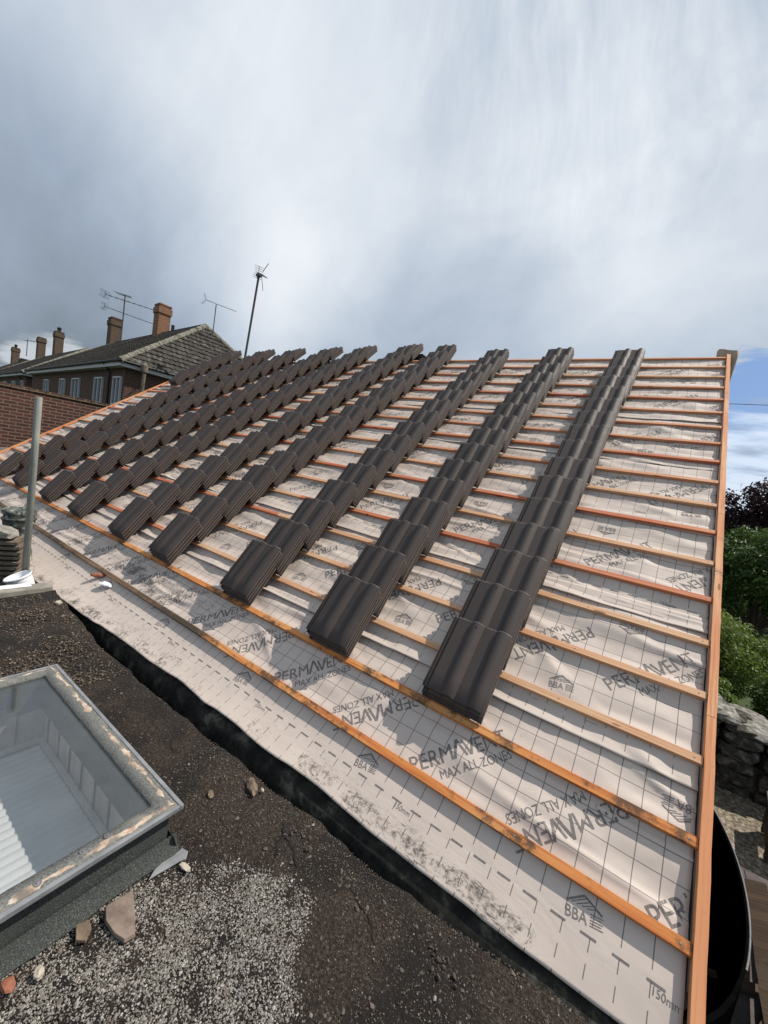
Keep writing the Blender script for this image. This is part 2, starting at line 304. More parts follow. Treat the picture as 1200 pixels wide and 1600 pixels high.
M['winglass'] = speck('window_glass', [(0.3, (0.02, 0.025, 0.035)), (0.7, (0.10, 0.13, 0.17))], 1.5, 0.08, 0.0, spec=0.8)
M['stonewall'] = speck('field_stone', [(0.32, (0.018, 0.016, 0.012)), (0.52, (0.065, 0.060, 0.048)), (0.72, (0.24, 0.23, 0.195))], 9, 0.95, 1.0, 0.05, detail=10)
M['paving'] = speck('paving', [(0.3, (0.055, 0.046, 0.043)), (0.7, (0.12, 0.103, 0.098))], 9, 0.9, 0.4, 0.006, detail=8)
M['gravelly'] = speck('earth_gravel', [(0.35, (0.07, 0.055, 0.035)), (0.5, (0.17, 0.14, 0.10)), (0.68, (0.40, 0.36, 0.30))], 24, 0.95, 0.9, 0.02, detail=7)
M['grass'] = speck('grass', [(0.3, (0.018, 0.028, 0.010)), (0.7, (0.06, 0.085, 0.025))], 6, 0.95, 0.6, 0.03)
M['road'] = speck('road', [(0.3, (0.09, 0.09, 0.09)), (0.7, (0.16, 0.16, 0.155))], 12, 0.9, 0.3, 0.005)
M['oldwood'] = mat_wood('old_timber', (0.045, 0.028, 0.016), (0.075, 0.048, 0.028), (0.02, 0.012, 0.008), 0.8)
M['bark'] = speck('bark', [(0.3, (0.035, 0.026, 0.02)), (0.7, (0.10, 0.08, 0.06))], 14, 0.95, 0.8, 0.02, stretch=(1, 1, 0.25))
M['leaf_p'] = mat_leaf('purple_leaf', (0.014, 0.006, 0.009), (0.046, 0.018, 0.024), 0.10)
M['leaf_g'] = mat_leaf('green_leaf', (0.022, 0.050, 0.012), (0.085, 0.14, 0.030))
M['leaf_y'] = mat_leaf('bright_leaf', (0.045, 0.085, 0.018), (0.17, 0.24, 0.045))
M['leaf_d'] = mat_leaf('dark_leaf', (0.012, 0.026, 0.010), (0.045, 0.075, 0.026))

# ------------------------------------------------------------------ helpers
class MB:
    def __init__(s): s.v = []; s.f = []; s.mi = []
    def add(s, vs, fs, k=0):
        o = len(s.v); s.v += [tuple(p) for p in vs]; s.f += [tuple(i + o for i in f) for f in fs]; s.mi += [k] * len(fs); return s
    def box(s, x0, x1, y0, y1, z0, z1, k=0, mat=None):
        vs = [Vector((x, y, z)) for z in (z0, z1) for y in (y0, y1) for x in (x0, x1)]
        if mat is not None: vs = [mat @ p for p in vs]
        return s.add(vs, [(0, 2, 3, 1), (4, 5, 7, 6), (0, 1, 5, 4), (2, 6, 7, 3), (0, 4, 6, 2), (1, 3, 7, 5)], k)
    def tube(s, pts, r, n=8, k=0, cap=True):
        pts = [Vector(p) for p in pts]; rr = r if isinstance(r, (list, tuple)) else [r] * len(pts); rings = []
        vs = []; fs = []
        for i, p in enumerate(pts):
            d = (pts[min(i + 1, len(pts) - 1)] - pts[max(i - 1, 0)]).normalized()
            a = d.cross(Vector((0, 0, 1)) if abs(d.z) < 0.9 else Vector((1, 0, 0))).normalized(); b = d.cross(a)
            for j in range(n):
                t = 2 * math.pi * j / n; vs.append(p + (a * math.cos(t) + b * math.sin(t)) * rr[i])
        for i in range(len(pts) - 1):
            for j in range(n):
                fs.append((i * n + j, i * n + (j + 1) % n, (i + 1) * n + (j + 1) % n, (i + 1) * n + j))
        if cap: fs.append(tuple(range(n))[::-1]); fs.append(tuple((len(pts) - 1) * n + j for j in range(n)))
        return s.add(vs, fs, k)
    def lathe(s, prof, n=24, c=(0, 0, 0), k=0):
        vs = []; fs = []
        for (r, z) in prof:
            for j in range(n):
                t = 2 * math.pi * j / n; vs.append((c[0] + r * math.cos(t), c[1] + r * math.sin(t), c[2] + z))
        for i in range(len(prof) - 1):
            for j in range(n): fs.append((i * n + j, i * n + (j + 1) % n, (i + 1) * n + (j + 1) % n, (i + 1) * n + j))
        return s.add(vs, fs, k)
    def rock(s, c, r, sq=(1, 1, 0.7), k=0, jit=0.25, rot=None, sub=1):
        bm = bmesh.new(); bmesh.ops.create_icosphere(bm, subdivisions=sub, radius=1)
        q = Euler((random.random() * 6, random.random() * 6, random.random() * 6)).to_matrix() if rot is None else Euler(rot).to_matrix()
        vs = []
        for v in bm.verts:
            p = v.co * (1 + random.uniform(-jit, jit)); p = Vector((p.x * sq[0], p.y * sq[1], p.z * sq[2])) * r
            vs.append(q @ p + Vector(c))
        s.add(vs, [[v.index for v in f.verts] for f in bm.faces], k); bm.free(); return s
    def build(s, name, mats, parent=None, smooth=False, loc=None, bevel=0.0):
        me = bpy.data.meshes.new(name); me.from_pydata(s.v, [], s.f)
        for mm in (mats if isinstance(mats, (list, tuple)) else [mats]): me.materials.append(mm)
        if len(set(s.mi)) > 1: me.polygons.foreach_set('material_index', s.mi)
        if smooth: me.polygons.foreach_set('use_smooth', [True] * len(me.polygons))
        me.update()
        o = bpy.data.objects.new(name, me); COL.objects.link(o)
        if parent: o.parent = parent
        if loc is not None: o.location = loc
        if bevel:
            b = o.modifiers.new('bevel', 'BEVEL'); b.width = bevel; b.segments = 2; b.limit_method = 'ANGLE'; b.angle_limit = R(40)
        return o
def tag(o, label=None, cat=None, group=None, kind=None):
    if label: o['label'] = label
    if cat: o['category'] = cat
    if group: o['group'] = group
    if kind: o['kind'] = kind
    return o
def thing(name, loc=(0, 0, 0), rot=(0, 0, 0), **kw):
    o = bpy.data.objects.new(name, None); COL.objects.link(o); o.location = loc; o.rotation_euler = rot; o.empty_display_size = 0.1
    return tag(o, **kw)

# value noise for the drape of the membrane
_T = rng.rand(256, 256)
def vn(x, y):
    x = np.asarray(x, float); y = np.asarray(y, float)
    xi = np.floor(x).astype(int); yi = np.floor(y).astype(int); fx = x - xi; fy = y - yi
    fx = fx * fx * (3 - 2 * fx); fy = fy * fy * (3 - 2 * fy)
    g = lambda a, b: _T[a & 255, b & 255]
    return ((g(xi, yi) * (1 - fx) + g(xi + 1, yi) * fx) * (1 - fy) + (g(xi, yi + 1) * (1 - fx) + g(xi + 1, yi + 1) * fx) * fy) * 2 - 1

# ------------------------------------------------------------------ roof frame: u along the eaves, v up the slope, w out of the roof
TH = R(36); G = 0.345; NB = 18; UL = -11.55
RM = Matrix.Rotation(TH, 4, 'X')
ROT = (TH, 0, 0)
LAPS = [-0.35, 0.53, 1.44, 2.36, 3.30, 4.26, 5.20, 6.22]

def drape(u, v, s):
    """height of membrane sheet s at (u, v)"""
    u = np.asarray(u, float); v = np.asarray(v, float)
    f = np.mod(v, G); d = np.minimum(np.abs(f), np.abs(f - G)); d2 = np.where(f > G - 0.04, 0.0, d)
    open_ = np.clip(d2 / 0.07, 0, 1); open_ = open_ * open_ * (3 - 2 * open_)
    below = v < -0.03
    sag = -0.010 - 0.010 * (0.5 + 0.5 * np.cos(2 * np.pi * (u + 0.2) / 0.58))
    wr = 0.011 * vn(u * 1.6 + 3 * s, v * 9 + u * 0.8) + 0.006 * vn(u * 5 + v * 3, v * 14 + 7 * s) + 0.003 * vn(u * 14, v * 17 - u * 9)
    rid = 1 - np.abs(vn(u * 1.1 + 11 + v * 1.5, v * 5.5 + 5 * s)); rid = np.clip(rid - 0.78, 0, 1) * 0.055
    h = -0.030 + open_ * (sag * 0.5 + 0.75 * wr + rid)
    h = np.where(v < -0.04, -0.034 + np.clip((-0.04 - v) / 0.1, 0, 1) * (0.004 * vn(u * 2.3, v * 6) + 0.005 * vn(u * 0.9 + 4, v * 2.0) + 0.0025 * vn(u * 9, v * 5)) , h)
    e = LAPS[s]
    if s > 0:   # loose lower edge of the sheet lifts and ripples
        t = np.clip(1 - (v - e) / 0.10, 0, 1)
        h = h + 0.0035 + t * t * (0.006 + 0.012 * np.clip(vn(u * 2.1 + 9 * s, 0.3 + 0 * v) + 0.2, 0, 1)) * open_
    else:
        t = np.clip((-0.10 - v) / 0.45, 0, 1); h = h + 0.10 * t * t * np.clip((-u - 0.2) / 1.5, 0.0, 1)
    return np.minimum(h, np.where((d2 < 0.02) & (v > -0.08), -0.0265, 0.04))
def eave_edge(u):
    u = np.asarray(u, float)
    return np.interp(u, [-11.6, -7, -5.6, -4.67, -4.0, -2.84, -2.03, -1.54, -0.83, -0.2, 0], [-0.47, -0.47, -0.47, -0.43, -0.39, -0.345, -0.34, -0.33, -0.335, -0.315, -0.31]) + 0.008 * vn(u * 3.1, 0 * u + 2.2) + 0.004 * vn(u * 9, 0 * u)

us = np.concatenate([np.arange(UL, -6, 0.04), np.arange(-6, -3, 0.025), np.arange(-3, -0.0599, 0.0125)])
us[-1] = -0.056
SHLAB = ['beige printed roofing membrane sheet along the eaves, streaked with black dirt', 'beige membrane sheet second from the eaves, lapped over the lowest sheet', 'beige membrane sheet third from the eaves under the battens',
         'beige membrane sheet fourth from the eaves, halfway up the roof', 'beige membrane sheet fifth from the eaves with rippled lower edge', 'beige membrane sheet second from the ridge', 'beige membrane sheet along the ridge at the top of the roof']
U0 = [-0.14, -0.45, -0.75, 0.03, -0.39, -0.62, -0.2]

def text_mesh(txt, size, shear=0.0, bold=0.0):
    cu = bpy.data.curves.new('t', 'FONT'); cu.body = txt; cu.size = size; cu.shear = shear; cu.offset = bold; cu.resolution_u = 3
    o = bpy.data.objects.new('t', cu); COL.objects.link(o)
    dg = bpy.context.evaluated_depsgraph_get(); me = bpy.data.meshes.new_from_object(o.evaluated_get(dg))
    bpy.data.objects.remove(o); bpy.data.curves.remove(cu)
    bm = bmesh.new(); bm.from_mesh(me); bpy.data.meshes.remove(me)
    return bm
def slice_bm(bm, step=0.02):
    xs = [v.co.x for v in bm.verts]; ys = [v.co.y for v in bm.verts]
    for ax_, lo, hi in ((0, min(xs), max(xs)), (1, min(ys), max(ys))):
        c = math.floor(lo / step) * step
        while c < hi:
            n = Vector((1, 0, 0)) if ax_ == 0 else Vector((0, 1, 0)); p = n * c
            bmesh.ops.bisect_plane(bm, geom=bm.verts[:] + bm.edges[:] + bm.faces[:], plane_co=p, plane_no=n)
            c += step
    bm.verts.index_update()
    V = np.array([v.co[:2] for v in bm.verts]); F = [[v.index for v in f.verts] for f in bm.faces]; bm.free(); return V, F
def width_fit(bm, w, x0=0.0, y0=0.0):
    xs = [v.co.x for v in bm.verts]; a, b = min(xs), max(xs)
    for v in bm.verts: v.co.x = (v.co.x - a) * w / (b - a) + x0; v.co.y += y0
    return bm
def merge(*bms):
    out = bmesh.new()
    for b in bms:
        me = bpy.data.meshes.new('x'); b.to_mesh(me); out.from_mesh(me); bpy.data.meshes.remove(me); b.free()
    return out
def poly_bm(*polys):
    b = bmesh.new()
    for p in polys:
        b.faces.new([b.verts.new((x, y, 0)) for x, y in p])
    return b
HC = 0.078
def bar(x0, y0, x1, y1, w):
    d = math.hypot(x1 - x0, y1 - y0); nx, ny = -(y1 - y0) / d * w / 2, (x1 - x0) / d * w / 2
    return [(x0 - nx, y0 - ny), (x1 - nx, y1 - ny), (x1 + nx, y1 + ny), (x0 + nx, y0 + ny)]
# the wordmark: PERM, a crossbar-less tall A, VENT
wm = merge(width_fit(text_mesh('PERM', 0.108, bold=0.0), 0.225), poly_bm(bar(0.232, 0, 0.262, HC * 1.12, 0.013), bar(0.262, HC * 1.12, 0.297, 0, 0.013)),
           poly_bm(bar(0.292, HC, 0.318, 0, 0.012), bar(0.318, 0, 0.345, HC, 0.012)), width_fit(text_mesh('ENT', 0.108, bold=0.0), 0.165, 0.352))
WM = slice_bm(merge(wm, width_fit(text_mesh('MAX ALL ZONES', 0.062, bold=0.0), 0.37, 0.135, -0.068)))
tri = [bar(-0.062, -0.005, 0.0, 0.032, 0.007), bar(0.0, 0.032, 0.062, -0.005, 0.007)] + [bar(-0.044 + 0.018 * i, -0.004, 0.006 + 0.013 * i, 0.025 - 0.0065 * i, 0.003) for i in range(4)]
LOGO = slice_bm(merge(poly_bm(*tri), width_fit(text_mesh('BBA', 0.052, bold=0.0), 0.075, -0.062, -0.052), poly_bm(*[bar(0.022, -0.014 - 0.0085 * i, 0.066 - 0.006 * (i % 2), -0.014 - 0.0085 * i, 0.0028) for i in range(5)])))
MM = slice_bm(width_fit(text_mesh('150mm', 0.034), 0.080))
DASH = (np.array([(0, 0), (.027, 0), (.054, 0), (.054, .007), (.027, .007), (0, .007)]), [(0, 1, 4, 5), (1, 2, 3, 4)])

for s in range(7):
    e0, e1 = LAPS[s], LAPS[s + 1]
    top = e1 + (0.12 if s < 6 else 0.0)
    nv = 78 if s < 3 else 46
    tt = np.linspace(0, 1, nv)
    UU, TT = np.meshgrid(us, tt)
    lo = eave_edge(UU) if s == 0 else e0 + 0.006 * vn(UU * 1.7 + 5 * s, 0 * UU)
    VV = lo + (top - lo) * TT
    HH = drape(UU, VV, s)
    if s < 6:  # tucked under the next sheet
        HH = np.where(VV > e1 - 0.01, np.minimum(HH, -0.031), HH)
    vs = np.stack([UU, VV, HH], -1).reshape(-1, 3)
    nu = len(us)
    fs = [(j * nu + i, j * nu + i + 1, (j + 1) * nu + i + 1, (j + 1) * nu + i) for j in range(nv - 1) for i in range(nu - 1)]
    me = bpy.data.meshes.new('roofing_membrane'); me.from_pydata(vs.tolist(), [], fs); me.materials.append(M['membrane'])
    me.polygons.foreach_set('use_smooth', [True] * len(fs))
    # flat coordinates measured from the sheet's own lower edge, plus how much dirt lies there
    if s == 0:
        dw = 0.62 * np.exp(-((VV - (lo + 0.05)) / 0.10) ** 2) * (0.4 + 0.6 * np.clip((UU + 2.4) / 1.2, 0, 1) * np.clip((-0.35 - UU) / 0.2, 0, 1) + 0.25 * (UU < -2)) + \
             0.55 * np.exp(-((VV - 0.12) / 0.13) ** 2) * np.exp(-((UU + 4.3) / 1.1) ** 2) + 0.40 * np.exp(-((VV - 0.43) / 0.08) ** 2) * (np.exp(-((UU + 0.78) / 0.13) ** 2) + 0.5 * np.exp(-((UU + 3) / 0.5) ** 2)) + 0.25 * (UU < -3) - 0.05
    elif s == 1: dw = 0.10 - 0.3 * np.clip((VV - 0.6), 0, 0.6) + 0 * UU
    else: dw = -0.35 + 0 * UU
    at = me.attributes.new('flat', 'FLOAT_VECTOR', 'POINT')
    off = e0 - 0.0 if s else -0.315
    at.data.foreach_set('vector', np.stack([UU + U0[s] * 0.3, VV - off, dw], -1).reshape(-1).astype(np.float32))
    o = bpy.data.objects.new('roofing_membrane', me); COL.objects.link(o); o.rotation_euler = ROT
    md = o.modifiers.new('thickness', 'SOLIDIFY'); md.thickness = 0.0007; md.offset = -1
    tag(o, SHLAB[s], 'roofing membrane', 'membrane sheets on the roof')
    # printed lettering
    mb = MB()
    def stamp(VF, u0, v0, ang):
        V, F = VF; c, sn = math.cos(ang), math.sin(ang)
        U = u0 + V[:, 0] * c - V[:, 1] * sn; Vv = v0 + V[:, 0] * sn + V[:, 1] * c
        H = drape(U, Vv, s) + 0.0011
        lim = eave_edge(U) if s == 0 else e0 + 0.008
        ok = (U < -0.062) & (U > UL + 0.01) & (Vv > lim + 0.006) & (Vv < e1 - 0.004)
        fs_ = [f for f in F if all(ok[i] for i in f)]
        if fs_: mb.add(np.stack([U, Vv, H], 1).tolist(), fs_)
    for k in range(-12, 3):
        u0 = U0[s] + 1.05 * k
        if u0 < UL - 0.6: continue
        stamp(WM, u0, e0 + 0.325, R(45)); stamp(LOGO, u0 - 0.235, e0 + 0.262, R(8))
        stamp(WM, u0 - 0.19, e0 + 0.70, R(225)); stamp(LOGO, u0 + 0.03, e0 + 0.765, R(180))
        stamp(MM, u0 + 0.0 + (0.45 if s else 0), e0 + 0.155, 0)
    k = -0.16
    while k > UL:
        if s % 2 == 0 or s > 3: stamp(DASH, k, e0 + (0.182 if s == 0 else 0.155), 0)
        k -= 0.106
    if mb.f: 
        mb.build('printed_lettering', M['ink'], o)

# ------------------------------------------------------------------ roof battens
BG = 'orange timber battens nailed across the roof'
LEN = {0: [-0.05, -3.05, -6.9, -11.55], 1: [-0.05, -1.62, -5.4, -9.3, -11.55]}
ords = ['eaves', 'second', 'third', 'fourth', 'fifth', 'sixth', 'seventh', 'eighth', 'ninth', 'tenth', 'eleventh', 'twelfth', 'thirteenth', 'fourteenth', 'fifteenth', 'sixteenth', 'seventeenth', 'eighteenth', 'ridge']
cols_b = ['b_dirty', 'b_tan', 'b_tan', 'b_tan', 'b_tan', 'b_red', 'b_tan', 'b_red', 'b_tan', 'b_orange', 'b_red', 'b_orange', 'b_orange', 'b_orange', 'b_red', 'b_orange', 'b_tan', 'b_orange', 'b_orange']
for n in range(NB + 1):
    if n in LEN: cuts = LEN[n]
    else:
        cuts = [-0.05]; c = -0.05 - random.choice([3.0, 3.6, 4.2, 4.8])
        while c > UL + 1.0: cuts.append(c); c -= random.choice([3.6, 4.2, 4.8])
        cuts.append(UL)
    names = ['right-hand', 'second', 'third', 'fourth']
    for i in range(len(cuts) - 1):
        a, b_ = cuts[i], cuts[i + 1]
        L = a - b_ - 0.002
        mb = MB(); seg = max(2, int(L / 0.35)); bow = random.uniform(-0.003, 0.003)
        vs = []; fs = []
        for q in range(seg + 1):
            x = -L * q / seg; y_ = bow * math.sin(math.pi * q / seg) + random.uniform(-.0006, .0006)
            vs += [(x, -0.040 + y_, -0.0255), (x, y_, -0.0255), (x, y_, 0), (x, -0.040 + y_, 0)]
        for q in range(seg):
            for j in range(4): fs.append((q * 4 + j, (q + 1) * 4 + j, (q + 1) * 4 + (j + 1) % 4, q * 4 + (j + 1) % 4))
        fs += [(3, 2, 1, 0), tuple(seg * 4 + j for j in range(4))]
        mb.add(vs, fs)
        mk = cols_b[n] if i == 0 else random.choice(['b_tan', 'b_orange', 'b_orange', 'b_red'])
        if n == 0: mk = ['b_dirty', 'b_dark', 'b_dark'][i]
        if n == 1: mk = ['b_dirty', 'b_dirty', 'b_dirty', 'b_orange'][i]
        o = mb.build('batten', M[mk], bevel=0.0012)
        o.location = RM @ Vector((a, G * n, 0.0)); o.rotation_euler = (TH, 0, random.uniform(-0.0006, 0.0006))
        cn = {'b_red': 'reddish orange', 'b_orange': 'orange', 'b_tan': 'pale tan', 'b_dirty': 'orange and dirt-stained', 'b_dark': 'dark weathered'}[mk]
        row = 'of the eaves row' if n == 0 else ('of the ridge row' if n == NB else 'of the %s row up' % ords[n])
        pos = ['length at the right verge', 'second length from the right', 'third length from the right', 'fourth length from the right'][i]
        tag(o, '%s batten, %s, %s' % (cn, pos, row), 'batten', BG)
        if i == 0:     # nail heads near the verge
            for dx in (0.03, 0.62):
                nb = MB(); nb.lathe([(0, 0.0014), (0.004, 0.0014), (0.0045, 0.0)], 8, (-dx, -0.02, 0)); nb.build('nail', M['metal'], o)

def rbox(name, mat, u0, u1, v0, v1, w0, w1, label, cat, group=None, bev=0.0015):
    mb = MB(); seg = 14; vs = []; fs = []
    for q in range(seg + 1):
        v = (v1 - v0) * q / seg; j_ = random.uniform(-.0012, .0012)
        vs += [(j_, v, w0), (u1 - u0 + j_, v, w0), (u1 - u0 + j_, v, w1), (j_, v, w1)]
    for q in range(seg):
        for j in range(4): fs.append((q * 4 + j, q * 4 + (j + 1) % 4, (q + 1) * 4 + (j + 1) % 4, (q + 1) * 4 + j))
    fs += [(0, 3, 2, 1)[::1], tuple(seg * 4 + j for j in range(4))]
    mb.add(vs, fs); o = mb.build(name, mat, bevel=bev)
    o.location = RM @ Vector((u0, v0, 0)); o.rotation_euler = ROT
    return tag(o, label, cat, group)
def mat_wood_y():
    mm = M['b_verge'].copy(); mm.name = 'batten_verge_lengthwise'
    for n_ in mm.node_tree.nodes:
        if n_.type == 'VECT_MATH' and n_.operation == 'MULTIPLY':
            x, y, z = n_.inputs[1].default_value; n_.inputs[1].default_value = (y, x, z)
    return mm
MV = mat_wood_y()
VG = 'verge boards running up the roof edges'
vcuts = [-0.30, 0.9, 2.62, 4.42, 6.29]
vlab = ['lowest length of orange verge board on the right roof edge', 'orange verge board on the right edge, second length up', 'pale orange verge board on the right edge, third length up', 'pale top length of the right verge board at the ridge']
for i in range(4):
    rbox('verge_board', MV, -0.047, -0.008, vcuts[i] + 0.0015, vcuts[i + 1], -0.03, 0.010, vlab[i], 'verge board', VG)
rbox('verge_board', MV, UL - 0.06, UL - 0.005, -0.3, 6.26, -0.03, 0.012, 'long orange verge board on the far left roof edge', 'verge board', VG)

# rolled end of membrane standing up at the right end of the ridge
mb = MB(); nn = 14; vs = []; fs = []
for j in range(6):
    t = j / 5; 
    for i in range(nn + 1):
        a = R(165 + 215 * i / nn); r = 0.10 + 0.025 * t
        vs.append((r * math.cos(a) * 0.95, r * math.sin(a) * 0.6 + 0.02 * math.sin(3 * a), -0.34 + 0.47 * t + 0.012 * math.sin(a * 2)))
for j in range(5):
    for i in range(nn): fs.append((j * (nn + 1) + i, j * (nn + 1) + i + 1, (j + 1) * (nn + 1) + i + 1, (j + 1) * (nn + 1) + i))
mb.add(vs, fs)
o = mb.build('membrane_flap', speck('membrane_back', [(0.3, (0.36, 0.27, 0.20)), (0.7, (0.46, 0.36, 0.28))], 12, 0.7, 0.2, 0.004), smooth=True)
o.location = (-0.035, 5.17, 3.64); md = o.modifiers.new('t', 'SOLIDIFY'); md.thickness = 0.004
tag(o, 'curled brown end of membrane standing up behind the right end of the ridge', 'membrane')

# ------------------------------------------------------------------ roof tiles
TW, TL, TTK, TP = 0.360, 0.460, 0.0165, 0.0290
prof = []   # (x, z) of the upper face
def roll(x):
    z = 0.0
    for a, b_ in ((0.118, 0.198), (0.272, 0.352)):
        if a <= x <= b_:
            t = (x - a) / (b_ - a)
            z = 0.024 * (math.sin(math.pi * min(1, t ** 0.85)) ** 0.8 if 0 < t < 1 else 0)
    return z
xs_ = [0.0, 0.006, 0.0061, 0.012, 0.0121, 0.020, 0.0201, 0.026, 0.0261, 0.036, 0.075, 0.112] + [0.118 + 0.08 * i / 9 for i in range(10)] + [0.215, 0.245, 0.266] + [0.272 + 0.08 * i / 9 for i in range(10)] + [0.360]
def up(x):
    if x < 0.0262:   # side lock with two ribs
        return -0.009 + (0.007 if (x <= 0.006 or 0.0121 <= x <= 0.020) else 0.0)
    return roll(x)
tops = [(x, up(x)) for x in xs_]; tops[-1] = (0.360, -0.002)
def tile_mesh(var):
    rr = random.Random(var); n = len(tops); ys = [0.0, 0.006, 0.10, 0.23, 0.36, 0.425, 0.4545, TL]
    vs = []; fs = []
    for j, y in enumerate(ys):
        for x, z in tops:
            e_ = (rr.uniform(-0.0012, 0.0012) if j in (0, 7) else 0)
            zz_ = z - (0.0035 if j == 0 else 0.0)
            vs.append((x, y + e_, zz_ + TTK))
    for j, y in enumerate(ys):
        for x, z in tops:
            th = TTK if x > 0.03 else 0.006
            if x > 0.334: th = 0.0085
            vs.append((x, y, z + TTK - th + (0.0 if x > 0.03 else 0.0)))
    o2 = len(ys) * n; edge_f = []; side_f = []
    for j in range(len(ys) - 1):
        for i in range(n - 1):
            a = j * n + i; fs.append((a, a + 1, a + n + 1, a + n)); b_ = o2 + a
            if j == len(ys) - 2: edge_f.append(len(fs) - 1)
            fs.append((b_, b_ + n, b_ + n + 1, b_ + 1))
    m_ = len(ys) - 1
    for i in range(n - 1):
        fs.append((o2 + i, o2 + i + 1, i + 1, i)); edge_f.append(len(fs)); a = m_ * n + i; fs.append((a, a + 1, o2 + a + 1, o2 + a))
    for j in range(m_):
        side_f.append(len(fs)); a = j * n; fs.append((a, a + n, o2 + a + n, o2 + a)); side_f.append(len(fs)); a = j * n + n - 1; fs.append((a, o2 + a, o2 + a + n, a + n))
    mb = MB(); mb.add(vs, fs)
    for i_ in edge_f: mb.mi[i_] = 2
    for i_ in side_f: mb.mi[i_] = 3
    for hx, hy in ((0.158, 0.425), (0.312, 0.425)):      # nail holes
        if hx > 0.3 and var % 2: continue
        mb.lathe([(0.0, TTK + roll(hx) + 0.0022), (0.0052, TTK + roll(hx) + 0.0018)], 8, (hx, hy, 0), 1)
    for nx_ in (0.07, 0.23): mb.box(nx_, nx_ + 0.03, TL - 0.03, TL - 0.012, -0.0045, 0.0005, 0)   # hanging nibs
    return mb
TMB = [tile_mesh(k) for k in range(3)]
TME = []
for k, mb in enumerate(TMB):
    me = bpy.data.meshes.new('concrete_tile'); me.from_pydata(mb.v, [], mb.f); me.materials.append(M['tile']); me.materials.append(M['hole']); me.materials.append(M['tile_edge']); me.materials.append(M['tile_side_sunlit'])
    me.polygons.foreach_set('material_index', mb.mi)
    me.polygons.foreach_set('use_smooth', [True] * len(mb.f)); me.update()
    bm = bmesh.new(); bm.from_mesh(me)
    for ed in bm.edges:
        if len(ed.link_faces) == 2 and ed.calc_face_angle(0) > R(38): ed.smooth = False
    bm.to_mesh(me); bm.free(); TME.append(me)
RIGHTS = [-0.97, -1.885, -2.90, -4.11, -5.04, -6.23, -7.31, -8.60, -9.60, -10.80]
FAN = [0.01, 0.03, 0.07, 0.18, 0.20, 0.26, 0.34, 0.44, 0.30, 0.10]
place = []
for c, ur in enumerate(RIGHTS):
    nt_ = 3 if c == 0 else 4
    # enough lean for each stack's head to lie on the tail of the next one up
    tilt = math.atan2(nt_ * TP - (0.016 if nt_ == 4 else 0.010), G)
    cu_ = ur - TW
    last = 16 if c < 3 else (17 if c < 4 else 18)
    if c == 0: nt_ = 4; tilt = math.atan2(3.3 * TP - 0.02, G)
    for k in range(12 if c == 9 else 0, last):
        jx = random.uniform(-0.008, 0.008); rz = random.uniform(-0.010, 0.010)
        base = Vector((cu_ + jx + FAN[c] * k / 16, 0.350 + G * k + random.uniform(-.004, .004), 0.002))
        tl = tilt
        if c >= 4 and k == last - 1:      # the top stack is laid flatter, over the ridge
            tl = tilt - R(9)
        for q in range(nt_):
            mat = Matrix.Translation(base + (Vector((0, -.05, .01)) if tl != tilt else Vector())) @ Matrix.Rotation(tl, 4, 'X') @ Matrix.Translation((random.uniform(-.005, .005), random.uniform(-.005, .005) + (0.011 if k == 0 else 0.008) * (q - 1), (TP if c else TP * .82) * q)) @ Matrix.Rotation(rz + random.uniform(-.006, .006), 4, 'Z')
            wm_ = RM @ mat
            place.append((( wm_ @ Vector((TW / 2, TL / 2, 0)) - CAM).length - 0.02 * (q == nt_ - 1), c, k, q, nt_, wm_, random.randrange(3)))
order = sorted(range(len(place)), key=lambda i: (place[i][0], i))
near = set(order[:300])
LV = {0: 'bottom', 1: 'second from bottom', 2: 'second from top', 3: 'topmost'}
CO = ['rightmost', 'second', 'third', 'fourth', 'fifth', 'sixth', 'seventh', 'eighth', 'ninth', 'leftmost']
far = MB()
for i, (d_, c, k, q, nt_, wm_, var) in enumerate(place):
    if i in near:
        o = bpy.data.objects.new('concrete_tile', TME[var]); COL.objects.link(o); o.matrix_world = wm_
        lv = LV[q]
        st = 'lowest stack' if k == 0 else '%s stack up' % ords[k + 0] if k else ''
        rw = 'rightmost row' if c == 0 else ('leftmost row' if c == 9 else '%s row from the right' % CO[c])
        rw = rw.replace('the ', '')
        tag(o, '%s dark tile, %s, %s' % (lv, st, rw), 'roof tile', 'dark roof tiles stacked in rows on the battens')
    else:
        mb = TMB[var]; far.add([wm_ @ Vector(p) for p in mb.v], mb.f)
        far.mi[-len(mb.f):] = mb.mi
o = far.build('stacked_concrete_tiles', [M['tile'], M['hole'], M['tile_edge'], M['tile_side_sunlit']])
tag(o, 'mass of dark roof tiles in stacks over the farther upper and left part of the roof', 'roof tiles', kind='stuff')
bm = bmesh.new(); bm.from_mesh(o.data)
for f in bm.faces: f.smooth = True
for ed in bm.edges:
    if len(ed.link_faces) == 2 and ed.calc_face_angle(0) > R(38): ed.smooth = False
bm.to_mesh(o.data); bm.free()

# old ridge tiles left on the far side of the ridge
for (x, z, w_, n_) in ((-6.44, 3.86, 0.34, 5), (-4.93, 3.84, 0.36, 4), (-2.05, 3.79, 0.2, 2)):
    mb = MB()
    for q in range(n_):
        zz_ = -0.16 + q * 0.034 + 0.0
        mb.box(-w_ / 2 + random.uniform(-.02, .02), w_ / 2 + random.uniform(-.02, .02), -0.11 + random.uniform(-.01, .01), 0.11, zz_, zz_ + 0.026)
    o = mb.build('old_tile_pile', M['tile'], bevel=0.004); o.location = (x, 5.30, z + 0.02)
    tag(o, {5: 'small pile of dark tiles behind the ridge, left of two', 4: 'small pile of dark tiles behind the ridge, right of two', 2: 'low pair of dark tiles just behind the ridge near the second row'}[n_], 'tile pile', 'tile piles behind the ridge')

